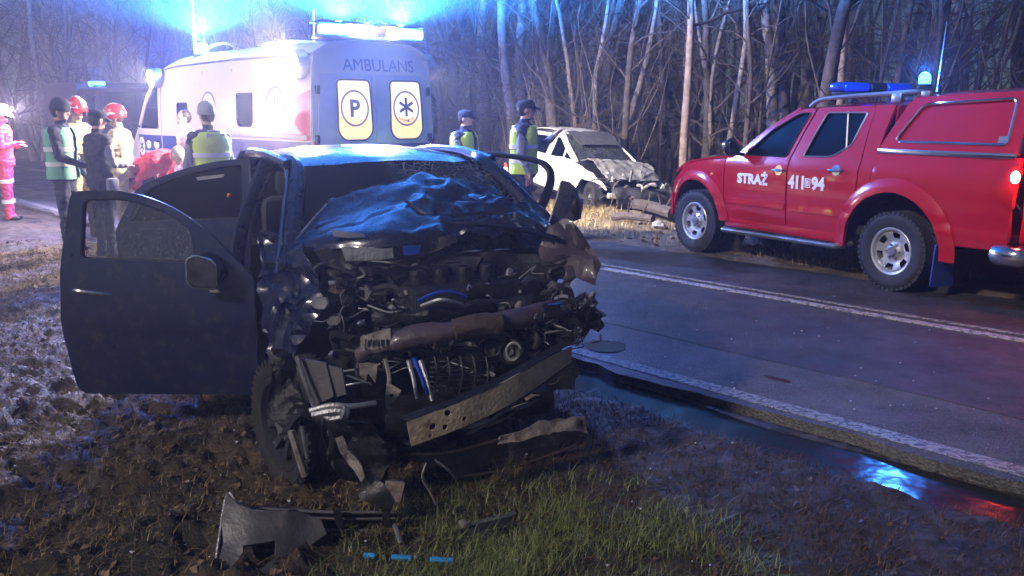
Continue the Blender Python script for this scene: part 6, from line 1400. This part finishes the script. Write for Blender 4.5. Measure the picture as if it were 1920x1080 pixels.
def person(label, loc, face, h=1.78, top='navy_cloth', legs='navy_cloth', arms=None, hat=None, hatm='beanie_dark', vest=None, bend=0., lead=0., head=(0, 0), legpose=(0, 0), knee=(0, 0), hair='hair_dark', sleeve=None, extras=(), fat=1.0, vopen=True, hem=.93):
    """x forward, y left; arms: ((upper dir, fore dir) for left and right)"""
    k = h / 1.78
    Pn = thing('person', label, 'person', loc, face); Pn.scale = (k, k, k)
    piv = V(0, 0, .92); B = Matrix.Translation(piv) @ Matrix.Rotation(bend, 4, 'Y') @ Matrix.Translation(-piv)
    segs = []                                                    # (p0, p1, region)
    mb = MB()
    def cap(p0, p1, r0, r1, reg, n=10): capsule(mb, p0, p1, r0, r1, n); segs.append((Vector(p0), Vector(p1), reg))
    # torso loft
    vs = []; fs = []; n = 20
    for (z, rx, ry) in TORSO:
        for i in range(n):
            q = 2 * math.pi * i / n; c, s = math.cos(q), math.sin(q); e = .8
            vs.append(B @ V((abs(c) ** e) * (1 if c > 0 else -1) * rx * fat - .01, (abs(s) ** e) * (1 if s > 0 else -1) * ry * fat, z))
    for j in range(len(TORSO) - 1):
        for i in range(n): i2 = (i + 1) % n; fs.append((j * n + i, j * n + i2, (j + 1) * n + i2, (j + 1) * n + i))
    fs.append(tuple(range(n))[::-1]); fs.append(tuple((len(TORSO) - 1) * n + i for i in range(n))); mb.add(vs, fs)
    segs.append((B @ V(0, 0, 1.02), B @ V(0, 0, 1.44), 'top'))
    segs += [(B @ V(0, s * .12, 1.1), B @ V(0, s * .14, 1.42), 'top') for s in (1, -1)]
    # neck, head
    nb = B @ V(-.01, 0, 1.49); hc = B @ V(.02, 0, 1.655)
    cap(nb, B @ V(.005, 0, 1.58), .062, .056, 'skin')
    Hm = Matrix.Translation(hc) @ Matrix.Rotation(bend * .5 + head[1], 4, 'Y') @ Matrix.Rotation(head[0], 4, 'Z')
    mb.ell((-.008, 0, .02), (.095, .076, .105), Hm, 16, 10); mb.ell((.028, 0, -.045), (.058, .056, .072), Hm, 14, 8)
    capsule(mb, Hm @ V(.085, 0, .015), Hm @ V(.105, 0, -.022), .010, .016, 8); mb.ell((.078, 0, -.062), (.014, .026, .010), Hm, 8, 6); mb.ell((.062, 0, -.098), (.022, .026, .018), Hm, 8, 6)
    for s in (1, -1): mb.ell((-.005, s * .078, -.012), (.022, .012, .034), Hm, 8, 6)
    mb.ell((.078, 0, .032), (.016, .05, .010), Hm, 8, 6)
    segs.append((Hm @ V(0, 0, -.06), Hm @ V(0, 0, .06), 'skin'))
    # legs
    for i, s in enumerate((1, -1)):
        sw = legpose[i]; kn = knee[i]; hip = V(0, s * .092, .90); kp = hip + V(math.sin(sw), 0, -math.cos(sw)) * .42 + V(0, s * .015, 0); a2 = sw - kn
        ap = kp + V(math.sin(a2), 0, -math.cos(a2)) * .40 + V(0, s * .01, 0)
        cap(hip, kp, .098 * fat, .068, 'legs'); cap(kp, ap, .066, .050, 'legs'); cap(ap + V(0, 0, .03), ap - V(0, 0, .02), .054, .052, 'boot')
        cap(ap + V(-.035, 0, -.035), ap + V(.13, s * .02, -.045), .042, .036, 'boot')
    # arms
    arms = arms or (((.12, .12, -1), (.35, 0, -1)), ((.12, -.12, -1), (.35, 0, -1)))
    for i, s in enumerate((1, -1)):
        sh = B @ V(-.01, s * .195, 1.425); u = Vector(arms[i][0]).normalized(); f = Vector(arms[i][1]).normalized(); Br = B.to_3x3(); u = Br @ u; f = Br @ f
        el = sh + u * .29; wr = el + f * .245; sl = 'sleeve' if sleeve else 'top'
        cap(sh, el, .066, .052, sl); cap(el, wr, .052, .038, sl)
        up = V(0, 0, 1) if abs(f.z) < .8 else V(1, 0, 0); sd = f.cross(up).normalized(); nm = sd.cross(f)
        pm = wr + f * .05; cap(wr, wr + f * .03, .03, .03, 'skin')
        for t_ in (-.024, -.008, .008, .024): cap(wr + f * .02 + sd * t_, wr + f * .085 + sd * t_ * 1.15, .013, .011, 'skin', 7)
        for j, t_ in enumerate((-.030, -.010, .010, .029)):
            L = (.030, .038, .036, .026)[j]; a = wr + f * .088 + sd * t_; b = a + (f * .9 - nm * .35) * L; c = b + (f * .55 - nm * .8) * L * .8
            cap(a, b, .0100, .0092, 'skin', 7); cap(b, c, .0092, .008, 'skin', 7)
        th0 = wr + f * .035 + sd * (-.03 * s); th1 = th0 + (f * .7 - sd * .8 * s - nm * .2) * .035; cap(th0, th1, .0125, .011, 'skin', 7); cap(th1, th1 + (f * .9 - nm * .3) * .028, .011, .009, 'skin', 7)
    me = remesh(mb, .0125, 'body')
    regs = ['top', 'legs', 'skin', 'boot', 'sleeve']
    for r_ in (top, legs, 'skin', 'boot', sleeve or top): me.materials.append(MATS[r_])
    nP = len(me.polygons); c = np.empty(nP * 3); me.polygons.foreach_get('center', c); c = c.reshape(-1, 3); best = np.full(nP, 9.); idx = np.zeros(nP, int)
    for p0, p1, rg in segs:
        a = np.array(p0); d = np.array(p1) - a; t_ = np.clip(((c - a) @ d) / max(1e-9, d @ d), 0, 1); ds = np.linalg.norm(c - a - t_[:, None] * d, axis=1)
        if rg == 'top': ds = ds - .10
        elif rg == 'legs': ds = ds - .035
        elif rg in ('sleeve', 'skin'): ds = ds - .025
        k_ = ds < best; best[k_] = ds[k_]; idx[k_] = regs.index(rg)
    nv = len(me.vertices); co = np.empty(nv * 3); me.vertices.foreach_get('co', co); nn = np.empty(nv * 3); me.vertices.foreach_get('normal', nn); co = co.reshape(-1, 3); nn = nn.reshape(-1, 3)
    cloth = np.zeros(nv, bool)
    lv = np.empty(len(me.loops), int); me.loops.foreach_get('vertex_index', lv); lt = np.empty(nP, int); me.polygons.foreach_get('loop_total', lt); cloth[lv[np.repeat((idx == 0) | (idx == 1) | (idx == 4), lt)]] = True
    sx = sum(map(ord, label)) % 97
    dsp = np.array([(.5 - abs(noise.noise(V(p[0] * 9 + sx, p[1] * 9, p[2] * 16)))) * .022 + noise.noise(V(p[0] * 22, p[1] * 22 + sx, p[2] * 30)) * .008 - .006 if q else 0 for p, q in zip(co, cloth)])
    me.vertices.foreach_set('co', (co + nn * dsp[:, None]).ravel())
    me.polygons.foreach_set('material_index', idx); me.polygons.foreach_set('use_smooth', np.ones(nP, bool)); me.update()
    bo = bpy.data.objects.new('body', me); COL.objects.link(bo); bo.parent = Pn
    # face details, hair
    for s in (1, -1):
        m = MB(); m.ell((.083, s * .031, .008), (.008, .013, .008), Hm, 8, 6); m.obj('eye', MATS['eye'], Pn)
    m = MB(); m.ell((.086, 0, -.064), (.008, .022, .005), Hm, 8, 5); m.obj('mouth', MATS['pink_red_cloth'], Pn)
    if hair:
        m = MB(); m.ell((-.022, 0, .022), (.094, .083, .108), Hm, 16, 10); m.obj('hair', MATS[hair], Pn)
    # head wear
    if hat == 'beanie':
        m = MB(); m.lathe([(.090, -.02), (.100, -.015), (.103, .02), (.100, .035), (.100, .06), (.085, .10), (.05, .128), (.0001, .138)], 20, Hm @ T(-.004, 0, .03) @ Matrix.Diagonal((1.08, .90, 1, 1))); ho = m.obj('beanie', MATS[hatm], Pn)
        m = MB(); m.lathe([(.098, -.02), (.107, -.016), (.108, .02), (.101, .024)], 20, Hm @ T(-.004, 0, .03) @ Matrix.Diagonal((1.08, .90, 1, 1))); m.obj('cuff', MATS[hatm], ho)
    elif hat == 'cap':
        m = MB(); m.lathe([(.088, -.01), (.099, .0), (.103, .03), (.100, .055), (.078, .082), (.04, .094), (.0001, .097)], 20, Hm @ T(-.004, 0, .03) @ Matrix.Diagonal((1.08, .92, 1, 1))); ho = m.obj('cap', MATS[hatm], Pn)
        m = MB(); m.patch([[Hm @ V(.075 + d, .078 * q * (1 - .25 * d / .09), .045 - .42 * d - .025 * q * q) for q in (-1, -.5, 0, .5, 1)] for d in (0, .045, .09)], 3, 3, .006); m.obj('peak', MATS[hatm], ho)
    elif hat == 'helmet':
        Mh = Hm @ T(-.005, 0, .03) @ Matrix.Diagonal((1.15, 1.0, 1, 1))
        m = MB(); m.lathe([(.105, -.05), (.118, -.045), (.124, .0), (.122, .05), (.10, .105), (.06, .138), (.0001, .148)], 24, Mh); ho = m.obj('helmet', MATS[hatm], Pn)
        m = MB(); m.patch([[Hm @ V(.06 + d, .105 * q, .035 - .5 * d - .03 * q * q) for q in (-1, -.5, 0, .5, 1)] for d in (.03, .06, .10)], 3, 3, .006); m.obj('brim', MATS[hatm], ho)
        m = MB(); m.patch([[Hm @ V(x, y, z) for x, z in ((.15, .045), (.10, .135), (.0, .182), (-.09, .14), (-.145, .03))] for y in (-.022, 0, .022)], 4, 3, .008); m.obj('crest', MATS['helmet_white'] if hatm == 'helmet_red' else MATS['helmet_red'], ho)
        for s in (1, -1):
            m = MB(); m.patch([[Hm @ V(x, s * y, z) for x, y, z in ((.12, .066, .06), (.02, .105, .10), (-.09, .075, .08))], [Hm @ V(x, s * y, z) for x, y, z in ((.128, .07, .025), (.02, .126, .04), (-.10, .09, .03))]], 4, 3, .006); m.obj('side_stripe', MATS['reflective'], ho)
        m = MB(); m.patch([[Hm @ V(.115 - .03 * q * q * 1.6, .1 * q, z) for q in (-1, -.5, 0, .5, 1)] for z in (.03, -.02, -.06)], 3, 3, .003); m.obj('visor', MATS['clear_lens'], ho)
    # high-visibility vest as a shell round the torso
    if vest:
        rows = []; n = 26; T_ = [t for t in TORSO if t[0] >= 1.0]; zs = np.linspace(hem, 1.475, 9); tz = [t[0] for t in TORSO]
        for z in zs:
            rx = float(np.interp(z, tz, [t[1] for t in TORSO])) * fat + .030; ry = float(np.interp(z, tz, [t[2] for t in TORSO])) * fat + .030 - (.045 if z > 1.42 else 0)
            row = []
            a0 = R(14 if vopen else 1); 
            for i in range(n + 1):
                q = a0 + (2 * math.pi - 2 * a0) * i / n; c, s = math.cos(q), math.sin(q); e = .85
                row.append(B @ V((abs(c) ** e) * (1 if c > 0 else -1) * rx - .01, (abs(s) ** e) * (1 if s > 0 else -1) * ry, z) + noise.noise_vector(V(c * 3, s * 3, z * 9)) * .008)
            rows.append(row)
        def band(z0, z1, mt, nm, par, off):
            vs = []; fs = []
            for z in (z0, z1):
                rx = float(np.interp(z, tz, [t[1] for t in TORSO])) * fat + .030 + off; ry = float(np.interp(z, tz, [t[2] for t in TORSO])) * fat + .030 + off
                for i in range(n + 1):
                    q = R(14 if vopen else 1) + (2 * math.pi - 2 * R(14 if vopen else 1)) * i / n; c, s = math.cos(q), math.sin(q); e = .85
                    vs.append(B @ V((abs(c) ** e) * (1 if c > 0 else -1) * rx - .01, (abs(s) ** e) * (1 if s > 0 else -1) * ry, z))
            m = MB(); m.solid([Vector(v) for v in vs], [(i, i + 1, n + 2 + i, n + 1 + i) for i in range(n)], .004); m.obj(nm, MATS[mt], par)
        m = MB(); P = [p for r_ in rows for p in r_]; w = n + 1
        m.solid(P, [(j * w + i, j * w + i + 1, (j + 1) * w + i + 1, (j + 1) * w + i) for j in range(len(rows) - 1) for i in range(n)], .006)
        vo = m.obj('vest', MATS[vest], Pn)
        for z in (1.03, 1.20): band(z, z + .05, 'reflective', 'reflective_band', vo, .012)
        for s in (1, -1):
            m = MB(); m.patch([[B @ V(-.145 * fat, s * (.085 + .03 * q), z) for q in (-1, 0, 1)] for z in (1.25, 1.36, 1.46)] , 2, 3, .004); m.obj('reflective_strap', MATS['reflective'], vo)
    for fnx in extras: fnx(Pn, B, Hm)
    return Pn
def belt_bag(Pn, B, Hm):
    m = MB(); m.tube(smoothpath([B @ V(.1, -.12, 1.46), B @ V(.14, .0, 1.3), B @ V(.09, .18, 1.08)], 4), .014, 6, sy=.4); m.obj('shoulder_strap', MATS['reflective'], Pn)
    m = MB(); m.box(B @ V(.02, -.24, .90), (.14, .09, .16), None, .03); m.obj('belt_pouch', MATS['grey_cloth'], Pn)
def sleeve_badge(Pn, B, Hm):
    m = MB(); m.box(B @ V(.02, .262, 1.34), (.06, .012, .07), None, .004); b = m.obj('sleeve_badge', MATS['badge'], Pn)
    m = MB(); m.box(B @ V(.02, .266, 1.355), (.05, .012, .03), None, .003); m.obj('badge_field', MATS['stripe_blue'], b)
def clip_board(Pn, B, Hm):
    m = MB(); m.box(B @ V(.40, 0.02, 1.12), (.22, .30, .012), None, .004); m.obj('clipboard', MATS['reflective'], Pn)
def suit_bands(Pn, B, Hm):
    for z, r in ((.30, .075), (.62, .085)):
        for s in (1, -1):
            m = MB(); m.lathe([(r, -.03), (r + .006, -.028), (r + .006, .028), (r, .03)], 16, T(0, s * .105, z)); m.obj('reflective_band', MATS['reflective'], Pn)
def build_people():
    def where(px, D): q = at(px, 300, D); t = float(st(q.x, D)[1]); return (q.x, D, .006 if 0 <= t <= RW else gz(q.x, D) + .005)
    fwd = lambda deg: R(deg)          # 0 = facing +X (image right), 90 = away from the camera, 180 = image left
    pa = person('person in pink-red rescue suit at the left edge of the picture', where(8, 14.6), R(20), 1.80, 'pink_red_cloth', 'pink_red_cloth', (((.1, .25, -1), (.8, -.6, .1)), ((.1, -.3, -1), (.8, .5, .25))), 'helmet', 'helmet_white', fat=1.12, extras=(suit_bands,))
    person('person in dark uniform, beanie and hi-vis vest, leftmost of the talking group', where(118, 10.9), R(8), 1.80, 'navy_cloth', 'navy_cloth', (((.15, .2, -1), (.5, .0, -1)), ((.2, -.15, -1), (.9, .1, -.4))), 'beanie', 'beanie_dark', 'hivis_teal', head=(0, .12), extras=(sleeve_badge,), hem=.88)
    person('person in red and white helmet facing right behind the hi-vis vest', where(150, 12.2), R(-30), 1.83, 'sand_cloth', 'sand_cloth', None, 'helmet', 'helmet_red', fat=1.1)
    person('person in black jacket and dark cap seen from behind with a belt pouch', where(186, 10.6), R(50), 1.72, 'black_cloth', 'black_cloth', (((.1, .25, -1), (.8, -.5, .0)), ((.1, -.3, -1), (.85, .4, -.1))), 'cap', 'beanie_dark', head=(0, .1), extras=(belt_bag,), sleeve='grey_cloth')
    person('person in red helmet and sand-coloured fire suit facing left, beside the ambulance nose', where(226, 12.4), R(190), 1.80, 'sand_cloth', 'sand_cloth', (((.5, .2, -1), (1, -.1, .1)), ((.4, -.2, -1), (1, .2, .0))), 'helmet', 'helmet_red', fat=1.15, head=(0, .15), extras=(clip_board,))
    person('person in red jacket bending down in front of the ambulance cab', where(262, 12.6), R(-25), 1.78, 'red_cloth', 'black_cloth', (((.2, .2, -1), (.5, .1, -1)), ((.5, -.1, -1), (.3, .1, -1))), None, hair='hair_grey', bend=1.25, legpose=(.35, -.1), knee=(.5, .15), fat=1.08)
    person('person in pale rescue jacket with sunlit pink face against the ambulance side', where(352, 13.2), R(215), 1.74, 'reflective', 'red_cloth', None, None, hair='hair_dark')
    person('person in grey hooded beanie and bright yellow vest, back turned, by the open car doors', where(394, 10.6), R(138), 1.84, 'navy_cloth', 'navy_cloth', (((.1, .22, -1), (.45, .05, -1)), ((.1, -.22, -1), (.3, .0, -1))), 'beanie', 'beanie_grey', 'hivis_yellow', sleeve='grey_cloth', vopen=True, hem=.84, fat=1.06)
    person('person in police cap and yellow vest, shorter of the pair right of the ambulance', where(872, 12.6), R(-20), 1.74, 'navy_cloth', 'navy_cloth', (((.1, .3, -1), (.3, .1, -1)), ((.1, -.3, -1), (.3, -.1, -1))), 'cap', 'beanie_dark', 'hivis_yellow', sleeve='grey_cloth', fat=1.12)
    person('person in police cap and yellow-green vest, taller of the pair right of the ambulance', where(984, 11.6), R(-8), 1.86, 'navy_cloth', 'navy_cloth', (((.7, .2, -.8), (.8, -.3, .7)), ((.0, -.3, -1), (.4, .1, -1))), 'cap', 'beanie_dark', 'hivis_yellow', sleeve='grey_cloth', fat=1.05, head=(.1, -.05), hem=.90)
    # head lamp worn by the rescuer on the left
    m = MB(); m.box((.165, 0, 1.745), (.035, .06, .045), None, .012); h_ = m.obj('head_lamp', MATS['black_plastic'], pa)
    m = MB(); m.lathe([(.022, 0), (.0001, .004)], 14, T(.184, 0, 1.745) @ rot('Y', 90)); m.obj('head_lamp_lens', MATS['pink_lamp'], h_)
    lamp('head_lamp_light', (.26, 0, 1.745), pa, HEADLAMP, (1., .72, .85), .03)
emit('pink_lamp', (1., .78, .9), 60)
# ------------------------------------------------------------------ lamp powers (watts), then the vehicles and people
PK_BEACON = 50; FLOOD = {(1, 0): 240, (1, 1): 720, (-1, 0): 40, (-1, 1): 900}
BAR_SPILL = 600; ROOF_SPILL = 900; BAR_BLUE = 16000; BAR_WHITE = 120; ROOF_BEACON = 14000; HEADLAMP = 110
build_wreck(); build_pickup(); build_ambulance(); build_white(); build_engine(); build_cone(); build_people()
# ------------------------------------------------------------------ haze: thin mist filling the night air
def build_haze():
    x0, x1, y0, y1, z0, z1 = -75, 62, -12, 112, -1.5, 17.5
    m = MB(); m.box(((x0 + x1) / 2, (y0 + y1) / 2, (z0 + z1) / 2), (x1 - x0, y1 - y0, z1 - z0)); 
    mt = bpy.data.materials.new('haze'); mt.use_nodes = True; t = mt.node_tree; t.nodes.remove(t.nodes['Principled BSDF'])
    v = t.nodes.new('ShaderNodeVolumePrincipled'); v.inputs['Color'].default_value = (.78, .82, 1., 1); v.inputs['Density'].default_value = .005; v.inputs['Anisotropy'].default_value = .62
    t.links.new(v.outputs[0], t.nodes['Material Output'].inputs['Volume'])
    o = m.obj('haze', mt, smooth=False); o['kind'] = 'stuff'; tag(o, 'thin night mist glowing round the lamps', 'haze')
build_haze()
